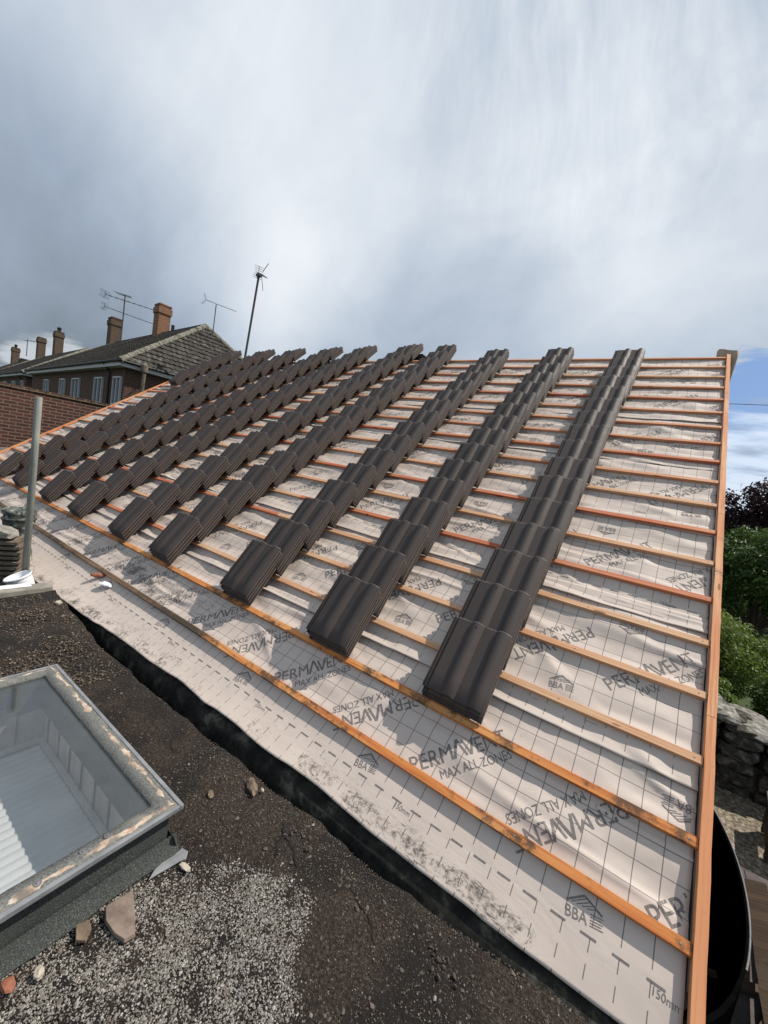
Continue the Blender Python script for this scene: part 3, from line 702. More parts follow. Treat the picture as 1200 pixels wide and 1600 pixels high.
# ------------------------------------------------------------------ the building under the roof
bd = thing('brick_building', (0, 0, 0), label='brick building whose roof slope is being tiled, black felt and painted shade along its eaves', cat='building')
def prism(pts, x0, x1):   # pts: y,z outline
    n = len(pts); vs = [(x0, y, z) for y, z in pts] + [(x1, y, z) for y, z in pts]
    fs = [tuple(range(n))[::-1], tuple(range(n, 2 * n))] + [(i, (i + 1) % n, n + (i + 1) % n, n + i) for i in range(n)]
    return MB().add(vs, fs)
cc, ss = math.cos(TH), math.sin(TH)
off_ = 0.066
pt = lambda v, w: (v * cc - w * ss, v * ss + w * cc)
RDG = pt(6.22, -off_)
prism([pt(-0.12, -off_), RDG, (RDG[0] * 2 + 0.3, pt(-0.1, -off_)[1]), (RDG[0] * 2 - 0.1, pt(-0.1, -off_)[1] - 0.2), (0.05, pt(-0.1, -off_)[1] - 0.2)], UL - 0.0, -0.014).build('roof', M['darkpaint'], bd)
MB().box(UL + 0.05, -0.12, 0.03, 9.9, -2.5, -0.32).build('wall', M['brick'], bd)
# felt upstand running under the eaves, ragged and patchy; foot painted black for shade
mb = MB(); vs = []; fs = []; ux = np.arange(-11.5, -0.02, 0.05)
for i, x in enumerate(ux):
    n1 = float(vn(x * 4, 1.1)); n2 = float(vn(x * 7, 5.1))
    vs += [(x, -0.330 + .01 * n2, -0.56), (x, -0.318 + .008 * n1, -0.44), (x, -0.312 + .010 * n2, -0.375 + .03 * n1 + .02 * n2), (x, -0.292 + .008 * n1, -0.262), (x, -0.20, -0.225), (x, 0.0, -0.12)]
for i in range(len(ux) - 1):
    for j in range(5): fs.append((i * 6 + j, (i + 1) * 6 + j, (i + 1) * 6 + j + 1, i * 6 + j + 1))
mb.add(vs, fs); mb.mi = [1 if i % 5 < 2 else 0 for i in range(len(fs))]; o = mb.build('felt_upstand', [M['felt'], M['bitumen_and_shade']], bd, smooth=True)

# ------------------------------------------------------------------ flat roof with soil and chippings
edge = np.array([(-4.9, -0.36), (-4.2, -0.42), (-3.62, -0.46), (-2.59, -0.455), (-1.79, -0.415), (-1.5, -0.395), (-1.04, -0.39), (-0.73, -0.345), (-0.27, -0.29), (0.0, -0.27)])
xs = np.concatenate([np.arange(-4.9, -3.0, 0.03), np.arange(-3.0, 0.001, 0.015)])
ny = 110; vs = []; fs = []
ye = np.interp(xs, edge[:, 0], edge[:, 1]) + 0.014 * vn(xs * 5, 0 * xs + 3) + 0.008 * vn(xs * 17, 0 * xs)
for j in range(ny):
    t = (j / (ny - 1)) ** 1.25
    y = ye - 2.7 * t
    z = -0.205 + 0.010 * vn(xs * 3, y * 3 + 8) + 0.005 * vn(xs * 11, y * 11) + 0.0025 * vn(xs * 37, y * 37) - (0.015 if j == 0 else 0)
    for i in range(len(xs)): vs.append((xs[i], y[i], z[i]))
n_ = len(xs)
for j in range(ny - 1):
    for i in range(n_ - 1): fs.append((j * n_ + i, (j + 1) * n_ + i, (j + 1) * n_ + i + 1, j * n_ + i + 1))
mb = MB().add(vs, fs)
o = mb.build('flat_roof', M['soil'], smooth=True); tag(o, kind='structure', label='flat felt roof covered in dark soil in front of the tiled slope')
# its body: slab edge down into the dark gutter
mb = MB(); e2 = [(x, float(np.interp(x, edge[:, 0], edge[:, 1])) - 0.02) for x in np.arange(-4.88, -0.01, 0.08)]
vs = []; fs = []
for x, y in e2: vs += [(x, y, -0.222), (x, y - 0.015, -0.60), (x, -3.0, -0.60), (x, -3.0, -0.222)]
for i in range(len(e2) - 1):
    for j in range(4):
        fs.append((i * 4 + j, i * 4 + (j + 1) % 4, (i + 1) * 4 + (j + 1) % 4, (i + 1) * 4 + j))
fs += [(0, 3, 2, 1), tuple((len(e2) - 1) * 4 + j for j in range(4))]
mb.add(vs, fs); mb.build('flat_roof_slab', M['bitumen_and_shade']).__setitem__('kind', 'structure')
g_ = MB().box(-11.4, -0.02, -0.62, -0.0, -0.56, -0.52).build('gutter_floor', M['black']); tag(g_, kind='structure')  # floor coloured black to deepen the shade in the gutter

def scatter(name, mat, pts, sizes, seed, flatf=0.6):
    """many small stones joined in one mesh"""
    r = np.random.RandomState(seed)
    base = np.array([(1, 0, 0), (-1, 0, 0), (0, 1, 0), (0, -1, 0), (0, 0, 1), (0, 0, -1), (.62, .62, .45), (-.62, .62, -.45), (-.62, -.62, .45), (.62, -.62, -.45)], float)
    F = np.array([(0, 6, 4), (6, 2, 4), (2, 1, 4), (1, 8, 4), (8, 3, 4), (3, 0, 4), (0, 2, 6), (2, 7, 1), (1, 3, 8), (3, 9, 0), (0, 9, 2), (9, 5, 2), (2, 5, 7), (7, 5, 1), (1, 5, 3), (3, 5, 9)])
    n = len(pts); nb = len(base)
    V = base[None] * (1 + r.uniform(-.3, .3, (n, nb, 1))) * (sizes[:, None, None] * np.stack([r.uniform(.7, 1.3, n), r.uniform(.6, 1.0, n), r.uniform(.35, flatf + .2, n)], -1)[:, None, :])
    a = r.uniform(0, 6.28, n); ca, sa = np.cos(a)[:, None], np.sin(a)[:, None]
    X = V[..., 0] * ca - V[..., 1] * sa; Y = V[..., 0] * sa + V[..., 1] * ca; Z = V[..., 2] + r.uniform(-.3, .3, (n, 1)) * X
    V = np.stack([X, Y, Z], -1) + pts[:, None, :]
    me = bpy.data.meshes.new(name); me.from_pydata(V.reshape(-1, 3).tolist(), [], (F[None] + (np.arange(n) * nb)[:, None, None]).reshape(-1, 3).tolist())
    me.materials.append(mat); o = bpy.data.objects.new(name, me); COL.objects.link(o); return o
def inpoly(x, y, P):
    ins = np.zeros(len(x), bool); n = len(P)
    for i in range(n):
        x1, y1 = P[i]; x2, y2 = P[(i + 1) % n]
        c = ((y1 > y) != (y2 > y)) & (x < (x2 - x1) * (y - y1) / (y2 - y1 + 1e-12) + x1); ins ^= c
    return ins
def mat_chips(name, cols):
    mt, t, b, o = newmat(name, 0.8, 0.3); g = N(t, 'ShaderNodeNewGeometry'); r = N(t, 'ShaderNodeValToRGB'); Lk(t, g.outputs['Random Per Island'], r.inputs[0])
    el = r.color_ramp.elements; el[0].position, el[0].color = cols[0][0], cols[0][1] + (1,); el[1].position, el[1].color = cols[-1][0], cols[-1][1] + (1,)
    for p, c in cols[1:-1]: k = el.new(p); k.color = c + (1,)
    Lk(t, mixc(t, mth(t, 'MULTIPLY', noise(t, o, 300, 3), 0.4), r.outputs[0], (0.15, 0.13, 0.11)), b.inputs['Base Color']); return mt
GP = [(-1.745, -1.02), (-1.64, -0.86), (-1.50, -0.74), (-1.37, -0.675), (-1.22, -0.66), (-1.15, -0.82), (-1.06, -0.93), (-0.98, -1.1), (-0.9, -1.7), (-1.75, -1.9)]
n = 80000; x = rng.uniform(-1.8, -0.80, n); y = rng.uniform(-1.85, -0.62, n)
w1 = vn(x * 9, y * 9) * 0.022; w2 = vn(x * 9 + 40, y * 9) * 0.022
k = inpoly(x + w1 + rng.normal(0, .018, n), y + w2 + rng.normal(0, .018, n), GP)
sz = rng.uniform(0.0016, 0.0038, n) * np.where(rng.rand(n) < .04, 1.5, 1)
k &= rng.rand(n) < 0.62 + 0.45 * vn(x * 14, y * 14) + 0.35 * vn(x * 33, y * 33)
pts = np.stack([x, y, -0.205 + 0.010 * vn(x * 3, y * 3 + 8) + 0.005 * vn(x * 11, y * 11) + sz * 0.5], -1)[k]
o = scatter('stone_chippings', mat_chips('chips', [(0.0, (0.07, 0.06, 0.05)), (0.3, (0.17, 0.155, 0.135)), (0.75, (0.27, 0.255, 0.23)), (1.0, (0.44, 0.425, 0.395))]), pts, sz[k], 3)
tag(o, 'pale stone chippings spread on the flat roof', 'gravel', kind='stuff')
n = 26000; x = -rng.uniform(0.05, 4.8, n) ** 1.0; x = np.where(rng.rand(n) < .6, rng.uniform(-2.2, -0.1, n), x); y = np.interp(x, edge[:, 0], edge[:, 1]) - 0.01 - rng.uniform(0, 1.0, n) ** 1.2 * 1.0
k = ~((x < -1.76) & (x > -3.1) & (y < -0.90))
sz = rng.uniform(0.0014, 0.0034, n) * np.where(rng.rand(n) < .03, 2.6, 1)
pts = np.stack([x, y, -0.205 + 0.010 * vn(x * 3, y * 3 + 8) + 0.005 * vn(x * 11, y * 11) + sz * 0.3], -1)[k]
o = scatter('soil_crumbs', mat_chips('crumbs', [(0.0, (0.02, 0.015, 0.012)), (0.6, (0.07, 0.055, 0.042)), (0.93, (0.12, 0.095, 0.075)), (1.0, (0.30, 0.27, 0.23))]), pts, sz[k], 5)
tag(o, 'loose crumbs of soil and grit on the flat roof', 'soil', kind='stuff')

def crack(pts, w):
    vs = []; fs = []; P = []
    for a, b_ in zip(pts[:-1], pts[1:]):
        for i in range(8): t = i / 8; P.append((a[0] + (b_[0] - a[0]) * t + .004 * float(vn(len(P) * .9, 3)), a[1] + (b_[1] - a[1]) * t + .004 * float(vn(len(P) * .9, 13))))
    for i, (x_, y_) in enumerate(P):
        d = Vector(P[min(i + 1, len(P) - 1)]) - Vector(P[max(i - 1, 0)]); d.normalize(); ww = w * (.4 + .6 * math.sin(math.pi * i / len(P))) / 2
        z_ = -0.205 + 0.010 * float(vn(x_ * 3, y_ * 3 + 8)) + 0.005 * float(vn(x_ * 11, y_ * 11)) + .0032
        vs += [(x_ - d.y * ww, y_ + d.x * ww, z_), (x_ + d.y * ww, y_ - d.x * ww, z_)]
    for i in range(len(P) - 1): fs.append((2 * i, 2 * i + 1, 2 * i + 3, 2 * i + 2))
    o = MB().add(vs, fs).build('roof_crack', M['bitumen_and_shade']); tag(o, kind='structure')
crack([(-1.56, -0.50), (-1.50, -0.55), (-1.42, -0.57), (-1.34, -0.62)], .007); crack([(-1.50, -0.55), (-1.49, -0.60), (-1.44, -0.645)], .005)
crack([(-2.4, -0.56), (-2.32, -0.62), (-2.25, -0.63)], .005); crack([(-1.15, -0.52), (-1.02, -0.56), (-0.95, -0.62)], .005)
def mound(x, y, r, lab):
    mb = MB()
    for i in range(14):
        a = random.uniform(0, 6.28); d = r * random.uniform(0, 1) ** .7; mb.rock((x + d * math.cos(a), y + d * .6 * math.sin(a), -0.199), random.uniform(.004, .012), (1, 1, .5), jit=.25)
    o = mb.build('soil_clod', M['crumb']); tag(o, lab, 'soil clods', kind='stuff')
for x_, y_, r_, lb in ((-2.0, -0.56, .06, 'dark soil clods near the small stone'), (-3.6, -0.62, .10, 'dark soil clods beyond the skylight'), (-1.42, -0.50, .07, 'dark soil clods near the gutter crack'), (-0.75, -0.50, .09, 'dark soil clods on the flat roof toward the right'), (-4.4, -0.75, .15, 'dark soil clods near the kerb')): mound(x_, y_, r_, lb)
n = 9000; x = rng.uniform(-4.88, -3.15, n); y = np.interp(x, edge[:, 0], edge[:, 1]) - 0.015 - rng.uniform(0, 1, n) ** .9 * .75
k = rng.rand(n) < .55 + .5 * vn(x * 5, y * 5)
sz = rng.uniform(0.003, 0.008, n); pts = np.stack([x, y, -0.203 + sz * .3], -1)[k]
o = scatter('loose_dirt', mat_chips('litter', [(0.0, (0.018, 0.012, 0.009)), (0.5, (0.06, 0.043, 0.03)), (0.9, (0.13, 0.098, 0.068)), (1.0, (0.30, 0.25, 0.19))]), pts, sz[k], 15)
tag(o, 'crumbly brown dirt heaped on the flat roof near the kerb', 'dirt', kind='stuff')
# stones lying on the flat roof
def slab_poly(name, mat, pts, z, th, label, cat, tilt=0.0, group=None):
    cx = sum(p[0] for p in pts) / len(pts); cy = sum(p[1] for p in pts) / len(pts); n = len(pts)
    vs = [(p[0] - cx, p[1] - cy, 0) for p in pts] + [((p[0] - cx) * .93, (p[1] - cy) * .93, th + random.uniform(-.1, .1) * th) for p in pts]
    fs = [tuple(range(n))[::-1], tuple(range(n, 2 * n))] + [(i, (i + 1) % n, n + (i + 1) % n, n + i) for i in range(n)]
    o = MB().add(vs, fs).build(name, mat, bevel=0.002); o.location = (cx, cy, z); o.rotation_euler = (tilt, tilt * .6, 0); return tag(o, label, cat, group)
SG = 'loose stones on the flat roof'
slab_poly('stone', M['slate'], [(-1.728, -1.155), (-1.712, -1.07), (-1.64, -1.095), (-1.57, -1.125), (-1.578, -1.155), (-1.62, -1.168), (-1.68, -1.172)], -0.197, 0.014, 'flat brown triangular stone beside the skylight', 'stone', 0.05, SG)
slab_poly('stone', M['rubble'], [(-1.735, -1.235), (-1.72, -1.20), (-1.69, -1.205), (-1.665, -1.23), (-1.69, -1.25)], -0.198, 0.012, 'small tan angular stone left of the brown triangular stone', 'stone', 0.1, SG)
for (x, y, r_, sq, mk, lab) in ((-1.79, -0.495, 0.040, (1.3, .55, .5), 'rubble', 'larger of two brown stones on the soil near the dark gutter'), (-1.89, -0.655, 0.018, (1.2, .8, .7), 'rubble', 'small dark stone behind the skylight corner'),
        (-1.705, -1.405, 0.020, (1.2, .8, .6), 'redrubble', 'small reddish stone near the bottom left of the picture'), (-1.675, -1.345, 0.017, (1, .8, .7), 'palerock', 'small pale cream stone near the red one'),
        (-1.665, -0.905, 0.018, (1.5, .6, .35), 'palerock', 'flat pale stone flake beside the lead patch'), (-1.745, -0.47, 0.010, (1, .8, .7), 'palerock', 'tiny pale stone next to the larger brown stone'),
        (-4.55, -0.44, 0.030, (1, .8, .7), 'palerock', 'pale lump of rubble at the far corner of the flat roof'), (-4.25, -0.50, 0.018, (1, .8, .7), 'rubble', 'small brown lump near the far corner of the flat roof')):
    mb = MB(); mb.rock((0, 0, 0), r_, sq, jit=.18, rot=(0, 0, random.uniform(-.6, .6)), sub=2); o = mb.build('stone', M[mk]); o.location = (x, y, -0.198 + r_ * sq[2] * .5); tag(o, lab, 'stone', SG)
P_ = [(-1.745, -0.87), (-1.738, -0.91), (-1.742, -0.955), (-1.735, -0.99), (-1.715, -1.02), (-1.712, -0.985), (-1.705, -0.945), (-1.70, -0.91), (-1.69, -0.885), (-1.715, -0.862)]
slab_poly('lead_patch', M['lead'], P_, -0.200, 0.007, 'smooth grey patch on the chippings at the skylight corner', 'patch', 0.0)

# ------------------------------------------------------------------ skylight
X0, X1, Y0, Y1 = -3.13, -1.755, -2.25, -0.885; FWd = 0.080
sk = thing('skylight', ((X0 + X1) / 2, (Y0 + Y1) / 2, -0.205), label='glazed rooflight on a felt-covered upstand set in the flat roof', cat='skylight')
ox, oy, oz = sk.location
def ring(mbx, a0, a1, b0, b1, wd, z0, z1, jit=0.0):
    for (p, q) in (((a0, b1), (a1, b1)), ((a1, b1), (a1, b0)), ((a1, b0), (a0, b0)), ((a0, b0), (a0, b1))): pass
    segs = 60
    def pathpt(t, inset):
        A0, A1, B0, B1 = a0 + inset, a1 - inset, b0 + inset, b1 - inset
        s_ = t * 4; i = int(s_) % 4; f = s_ - int(s_)
        C_ = [(A0, B1), (A1, B1), (A1, B0), (A0, B0)]; p = C_[i]; q = C_[(i + 1) % 4]
        return (p[0] + (q[0] - p[0]) * f, p[1] + (q[1] - p[1]) * f)
    vs = []; fs = []; n = segs * 4
    for i in range(n):
        t = i / n; o_ = pathpt(t, 0); m_ = pathpt(t, wd * 0.5); q = pathpt(t, wd)
        j = jit * float(vn(i * 0.31, 2.2)); j2 = jit * float(vn(i * 0.47, 8.2))
        vs += [(o_[0] + j, o_[1] + j, z0), (o_[0] + j, o_[1] + j, z1 - .004 + j), (m_[0], m_[1], z1 + .004 + j2), (q[0] + j2 * .4, q[1] + j2 * .4, z1 - .003), (q[0] + j2 * .4, q[1] + j2 * .4, z0)]
    for i in range(n):
        k2 = (i + 1) % n
        for a in range(4): fs.append((i * 5 + a, i * 5 + a + 1, k2 * 5 + a + 1, k2 * 5 + a))
        fs.append((i * 5 + 4, i * 5, k2 * 5, k2 * 5 + 4))
    mbx.add(vs, fs)
L_ = lambda x, y, z: (x - ox, y - oy, z - oz)
mb = MB(); ring(mb, X0 - ox + .03, X1 - ox - .03, Y0 - oy + .03, Y1 - oy - .03, 0.05, 0.0, 0.19, 0.004); mb.build('upstand', M['mineral'], sk, smooth=False)
mb = MB(); ring(mb, X0 - ox, X1 - ox, Y0 - oy, Y1 - oy, FWd, 0.182, 0.205, 0.0035); fr = mb.build('frame', M['frame'], sk, smooth=True)
# fillet of felt at the foot of the upstand
mb = MB(); a0, a1, b0, b1 = X0 - ox + .02, X1 - ox - .02, Y0 - oy + .02, Y1 - oy - .02
for (p, q, nrm) in (((a0, b1), (a1 + .02, b1), (0, 1)), ((a1, b1 + .02), (a1, b0), (1, 0)), ((a0, b1), (a0, b0), (-1, 0))):
    n = 30; vs = []; fs = []
    for i in range(n + 1):
        f = i / n; x = p[0] + (q[0] - p[0]) * f; y = p[1] + (q[1] - p[1]) * f; w_ = 0.034 + 0.012 * float(vn(i * .7, nrm[0] * 9 + 3))
        vs += [(x, y, 0.07), (x + nrm[0] * .012, y + nrm[1] * .012, 0.03), (x + nrm[0] * w_, y + nrm[1] * w_, 0.006)]
    for i in range(n):
        for a in range(2): fs.append((i * 3 + a, (i + 1) * 3 + a, (i + 1) * 3 + a + 1, i * 3 + a + 1))
    mb.add(vs, fs)
mb.build('felt_fillet', M['mineral'], sk, smooth=True)
# smooth grey metal edging round the outside of the frame
mb = MB(); q_ = 0.016; A0, A1, B0, B1 = X0 - ox - .003, X1 - ox + .003, Y0 - oy - .003, Y1 - oy + .003
for (x0_, x1_, y0_, y1_) in ((A0, A1, B1 - q_, B1), (A1 - q_, A1, B0, B1 - q_), (A0, A0 + q_, B0, B1 - q_), (A0 + q_, A1 - q_, B0, B0 + q_)):
    mb.box(x0_, x1_, y0_, y1_, 0.186, 0.2065)
mb.build('metal_edging', M['lead'], sk, bevel=.003)
# peeling paint / old sealant lines along the frame
def bead(pts, w, h, seed):
    vs = []; fs = []; n = len(pts)
    for i, (x, y) in enumerate(pts):
        d = Vector(pts[min(i + 1, n - 1)]) - Vector(pts[max(i - 1, 0)]); d.normalize(); nx, ny = -d.y, d.x
        ww = w * max(.35, 0.80 + 0.55 * float(vn(i * .35, seed)) + .25 * float(vn(i * 1.3, seed))); of = 0.005 * float(vn(i * .22, seed + 4))
        hh = h * (0.8 + .5 * float(vn(i * .5, seed + 7)))
        for s_, z_ in ((-1, 0), (-.6, .8), (0, 1), (.6, .75), (1, 0)):
            vs.append((x + nx * (of + ww * s_ / 2), y + ny * (of + ww * s_ / 2), 0.206 + hh * z_ - .002))
    for i in range(n - 1):
        for a in range(4): fs.append((i * 5 + a, (i + 1) * 5 + a, (i + 1) * 5 + a + 1, i * 5 + a + 1))
    return MB().add(vs, fs)
yy = Y1 - oy - 0.036; xx = X1 - ox - 0.034
bead([(X0 - ox + 0.03 + i * (X1 - X0 - 0.05) / 90, yy) for i in range(91)], 0.036, 0.007, 1.3).build('flaking_sealant', M['peel'], sk, smooth=True)
bead([(xx, yy - 0.02 - i * 1.15 / 80) for i in range(81)], 0.034, 0.006, 5.3).build('flaking_sealant', M['peel'], sk, smooth=True)
bead([(X0 - ox + 0.034, yy - i * 0.9 / 60) for i in range(61)], 0.030, 0.006, 9.3).build('flaking_sealant', M['peel'], sk, smooth=True)
for (px_, py_) in ((-1.80, -0.955), (-1.81, -1.13), (-1.805, -1.205), (-1.79, -1.33)):
    mb = MB(); mb.lathe([(0, .009), (.004, .009), (.005, .005), (.008, .005), (.0085, .006), (.0115, .005), (.012, 0)], 16, L_(px_, py_, 0.001)); mb.build('fixing_washer', M['rimgrey'], sk, smooth=True)
# pane
mb = MB(); mb.box(X0 - ox + FWd - .02, X1 - ox - FWd + .02, Y0 - oy + FWd - .02, Y1 - oy - FWd + .02, 0.186, 0.192); mb.build('glass_pane', M['glass'], sk)
# shaft below
a0, a1, b0, b1 = X0 - ox + FWd, X1 - ox - FWd, Y0 - oy + FWd, Y1 - oy - FWd
def walls(mb, a0, a1, b0, b1, z0, z1):
    mb.add([(a0, b1, z0), (a1, b1, z0), (a1, b1, z1), (a0, b1, z1)], [(0, 1, 2, 3)]); mb.add([(a1, b1, z0), (a1, b0, z0), (a1, b0, z1), (a1, b1, z1)], [(0, 1, 2, 3)])
    mb.add([(a1, b0, z0), (a0, b0, z0), (a0, b0, z1), (a1, b0, z1)], [(0, 1, 2, 3)]); mb.add([(a0, b0, z0), (a0, b1, z0), (a0, b1, z1), (a0, b0, z1)], [(0, 1, 2, 3)])
mb = MB(); walls(mb, a0 - .004, a1 + .004, b0 - .004, b1 + .004, 0.085, 0.186); mb.build('lining_top', M['inner'], sk)
mb = MB(); walls(mb, a0 - .025, a1 + .025, b0 - .025, b1 + .025, -0.20, 0.085)
mb.add([(a0 - .025, b1 + .025, .0849), (a1 + .025, b1 + .025, .0849), (a1 + .025, b1 + .004, .0849), (a0 - .025, b1 + .004, .0849)], [(0, 1, 2, 3)])
mb.build('lining_boards', M['innerwood'], sk)
mb = MB()
for i in range(8): x_ = a0 + 0.06 + i * 0.155; mb.box(x_, x_ + .003, b1 + .016, b1 + .024, -0.2, 0.085)
for i in range(8): y_ = b1 - 0.10 - i * 0.155; mb.box(a0 - .024, a0 - .016, y_, y_ + .004, -0.2, 0.085)
mb.build('board_joint', M['darkpaint'], sk)
mb = MB(); mb.box(a0, a1, b1 - .0, b1 + .02, -0.21, -0.185); mb.box(a0 - .02, a0 + .004, b0, b1, -0.211, -0.186); mb.build('trim', M['trim'], sk)
mb = MB(); n = int((a1 - a0) / 0.0115); vs = []; fs = []
for i in range(n + 1):
    x_ = a0 + (a1 - a0) * i / n; z_ = -0.222 + 0.007 * abs(math.sin(math.pi * i / 4))
    vs += [(x_, b0, z_), (x_, b1, z_)]
for i in range(n): fs.append((i * 2, i * 2 + 2, i * 2 + 3, i * 2 + 1))
mb.add(vs, fs); mb.build('ribbed_panel', M['ribbed'], sk)
mb = MB(); mb.box(a0 + .004, a0 + .016, b1 - .135, b1 - .115, 0.06, 0.178); mb.build('window_stay', M['darkpaint'], sk, bevel=.003)
# inner box closing the shaft
mb = MB(); walls(mb, a0 - .04, a1 + .04, b0 - .04, b1 + .04, -0.35, 0.0); mb.add([(a0 - .04, b0 - .04, -.30), (a1 + .04, b0 - .04, -.30), (a1 + .04, b1 + .04, -.30), (a0 - .04, b1 + .04, -.30)], [(0, 1, 2, 3)]); mb.build('shaft', M['inner'], sk)
# the flat roof has an opening there: drop soil surface faces inside the skylight
me = bpy.data.objects['flat_roof'].data; bm = bmesh.new(); bm.from_mesh(me)
kill = [f for f in bm.faces if X0 + .06 < f.calc_center_median().x < X1 - .06 and Y0 + .06 < f.calc_center_median().y < Y1 - .06]
bmesh.ops.delete(bm, geom=kill, context='FACES'); bm.to_mesh(me); bm.free()
me = bpy.data.objects['flat_roof_slab'].data; bm = bmesh.new(); bm.from_mesh(me)
kill = [f for f in bm.faces if f.calc_center_median().z > -0.23 and X0 - .04 < f.calc_center_median().x < X1 + .04]
bmesh.ops.delete(bm, geom=kill, context='FACES'); bm.to_mesh(me); bm.free()

# ------------------------------------------------------------------ left: kerb, pole, bucket, chimney pot, old tiles
o = MB().box(-5.04, -4.90, -1.6, -0.375, -0.26, -0.155).build('kerb', M['concrete'], bevel=.012); tag(o, 'low concrete kerb at the far edge of the flat roof', 'kerb', kind='thing')
vs = []; fs = []; n = 20
for i in range(n + 1):
    t = i / n; y = -1.5 + 0.98 * t; w_ = 0.005 * float(vn(i * .6, 1))
    vs += [(-5.06 + w_, y, -0.150 + w_), (-4.99, y, -0.143 + w_ * .5), (-4.965 + w_, y, -0.151)]
for i in range(n): fs += [(i * 3, i * 3 + 1, i * 3 + 4, i * 3 + 3), (i * 3 + 1, i * 3 + 2, i * 3 + 5, i * 3 + 4)]
o = MB().add(vs, fs).build('plastic_strip', M['whitep']); md = o.modifiers.new('t', 'SOLIDIFY'); md.thickness = .003; tag(o, 'white plastic strip lying on the kerb beyond the skylight', 'plastic strip')
o = MB().box(-9.5, -5.05, -3.0, -0.62, -0.66, -0.60).build('lower_roof', M['felt']); tag(o, kind='structure')
# scaffold pole
pb = Vector((-5.35, -0.47, -0.60)); ptp = Vector((-5.352, -0.455, 1.60))
sp = thing('scaffold_pole', pb, label='weathered galvanised scaffold pole standing upright at the left eaves', cat='scaffold pole')
prf = [(0.0, 0.0), (0.0285, 0.0), (0.0285, 2.16), (0.0265, 2.165), (0.0245, 2.16), (0.0245, 2.0), (0.0, 2.0)]
MB().lathe(prf, 20).build('tube', M['metal'], sp, smooth=True)
MB().lathe([(.029, 0), (.05, 0), (.05, .012), (.029, .014)], 16, (0, 0, 0)).build('base_plate', M['metal'], sp)
# bucket lying on its side with a handle
bk = thing('bucket', (-5.19, -0.50, -0.275), (R(18), R(-14), R(20)), label='white plastic bucket standing tilted beside the scaffold pole', cat='bucket')
mb = MB(); mb.lathe([(0.0, 0.0), (.078, 0.0), (.085, .01), (.100, .15), (.101, .165)], 28); mb.lathe([(.098, .165), (.082, .012), (0, .01)], 28); mb.build('body', M['whitep'], bk, smooth=True)
MB().lathe([(.101, .150), (.108, .150), (.109, .166), (.104, .170), (.098, .166)], 28).build('rim', M['whitep'], bk, smooth=True)
MB().tube([(.108 * math.cos(a), .108 * math.sin(a) * .8 + .05, .155 + 0.05 * math.sin(a)) for a in [math.pi * i / 12 for i in range(13)]], .0025, 6).build('handle', M['metal'], bk, smooth=True)
# chimney pot
cp = thing('chimney_pot', (-5.98, -0.42, -0.58), (R(1), R(-2), 0), label='old blackened glazed chimney pot with flaking white glaze beside the pole', cat='chimney pot')
MB().lathe([(.13, 0), (.14, .02), (.135, .50), (.10, .60), (.125, .72), (.155, .82), (.158, .87), (.150, .90), (.150, .93), (.165, .95), (.165, .99), (.150, 1.00), (.138, .99), (.13, .80), (.10, .55)], 28).build('body', M['pot'], cp, smooth=True)
MB().lathe([(.150, .868), (.170, .872), (.172, .896), (.150, .90)], 28).build('collar', M['pot'], cp, smooth=True)
# stack of old clay tiles, each one a thing
cp.scale = (.86, .86, .92); cp.location = (-5.98, -0.365, -0.55)
OG = 'old clay tiles stacked at the left eaves'
for q in range(15):
    mb = MB(); vs = []; fs = []; n = 14
    for i in range(n + 1):
        x = -0.17 + 0.34 * i / n; z = 0.005 * math.sin(i / n * 2 * math.pi)
        vs += [(x, -0.13, z), (x, 0.13, z), (x, 0.13 + .004 * random.uniform(-1, 1), z + .026), (x, -0.13 + .006 * random.uniform(-1, 1), z + .026)]
    for i in range(n):
        for j in range(4): fs.append((i * 4 + j, (i + 1) * 4 + j, (i + 1) * 4 + (j + 1) % 4, i * 4 + (j + 1) % 4))
    fs += [(3, 2, 1, 0), tuple(n * 4 + j for j in range(4))]
    o = mb.add(vs, fs).build('clay_tile', M['oldtile']); o.location = (-5.62 + random.uniform(-.012, .012), -0.60 + random.uniform(-.012, .012), -0.58 + q * 0.050); o.rotation_euler = (random.uniform(-.05, .05), random.uniform(-.04, .04), R(62) + random.uniform(-.06, .06))
    oo = ['bottom', 'second', 'third', 'fourth', 'fifth', 'sixth', 'seventh', 'eighth', 'ninth', 'tenth', 'eleventh', 'twelfth', 'thirteenth', 'fourteenth', 'topmost'][q]
    tag(o, '%s old weathered clay tile %sin the stack left of the pole' % (oo, '' if q in (0, 14) else 'from the bottom '), 'clay tile', OG)
mb = MB(); mb.rock((0, 0, 0), 0.13, (1.2, .9, .45), jit=.12, rot=(0, .1, .4), sub=3); o = mb.build('rubble_lump', M['concrete']); o.location = (-5.64, -0.60, 0.205); tag(o, 'rough grey lump of mortar on top of the old tile stack', 'rubble')
mb = MB(); mb.rock((0, 0, 0), 0.045, (1.6, .7, .5), jit=.2, rot=(0, .1, .8), sub=2); o = mb.build('brick_fragment', M['redrubble']); o.location = RM @ Vector((-4.78, -0.085, -0.005)); tag(o, 'orange broken brick fragment lying on the eaves membrane', 'brick fragment')
mb = MB(); mb.rock((0, 0, 0), 0.05, (1.3, .8, .4), jit=.2, rot=(0, .1, .3), sub=2); o = mb.build('membrane_scrap', M['whitep']); o.location = RM @ Vector((-4.55, -0.11, -0.012)); tag(o, 'crumpled white scrap beside the orange brick fragment on the membrane', 'scrap')

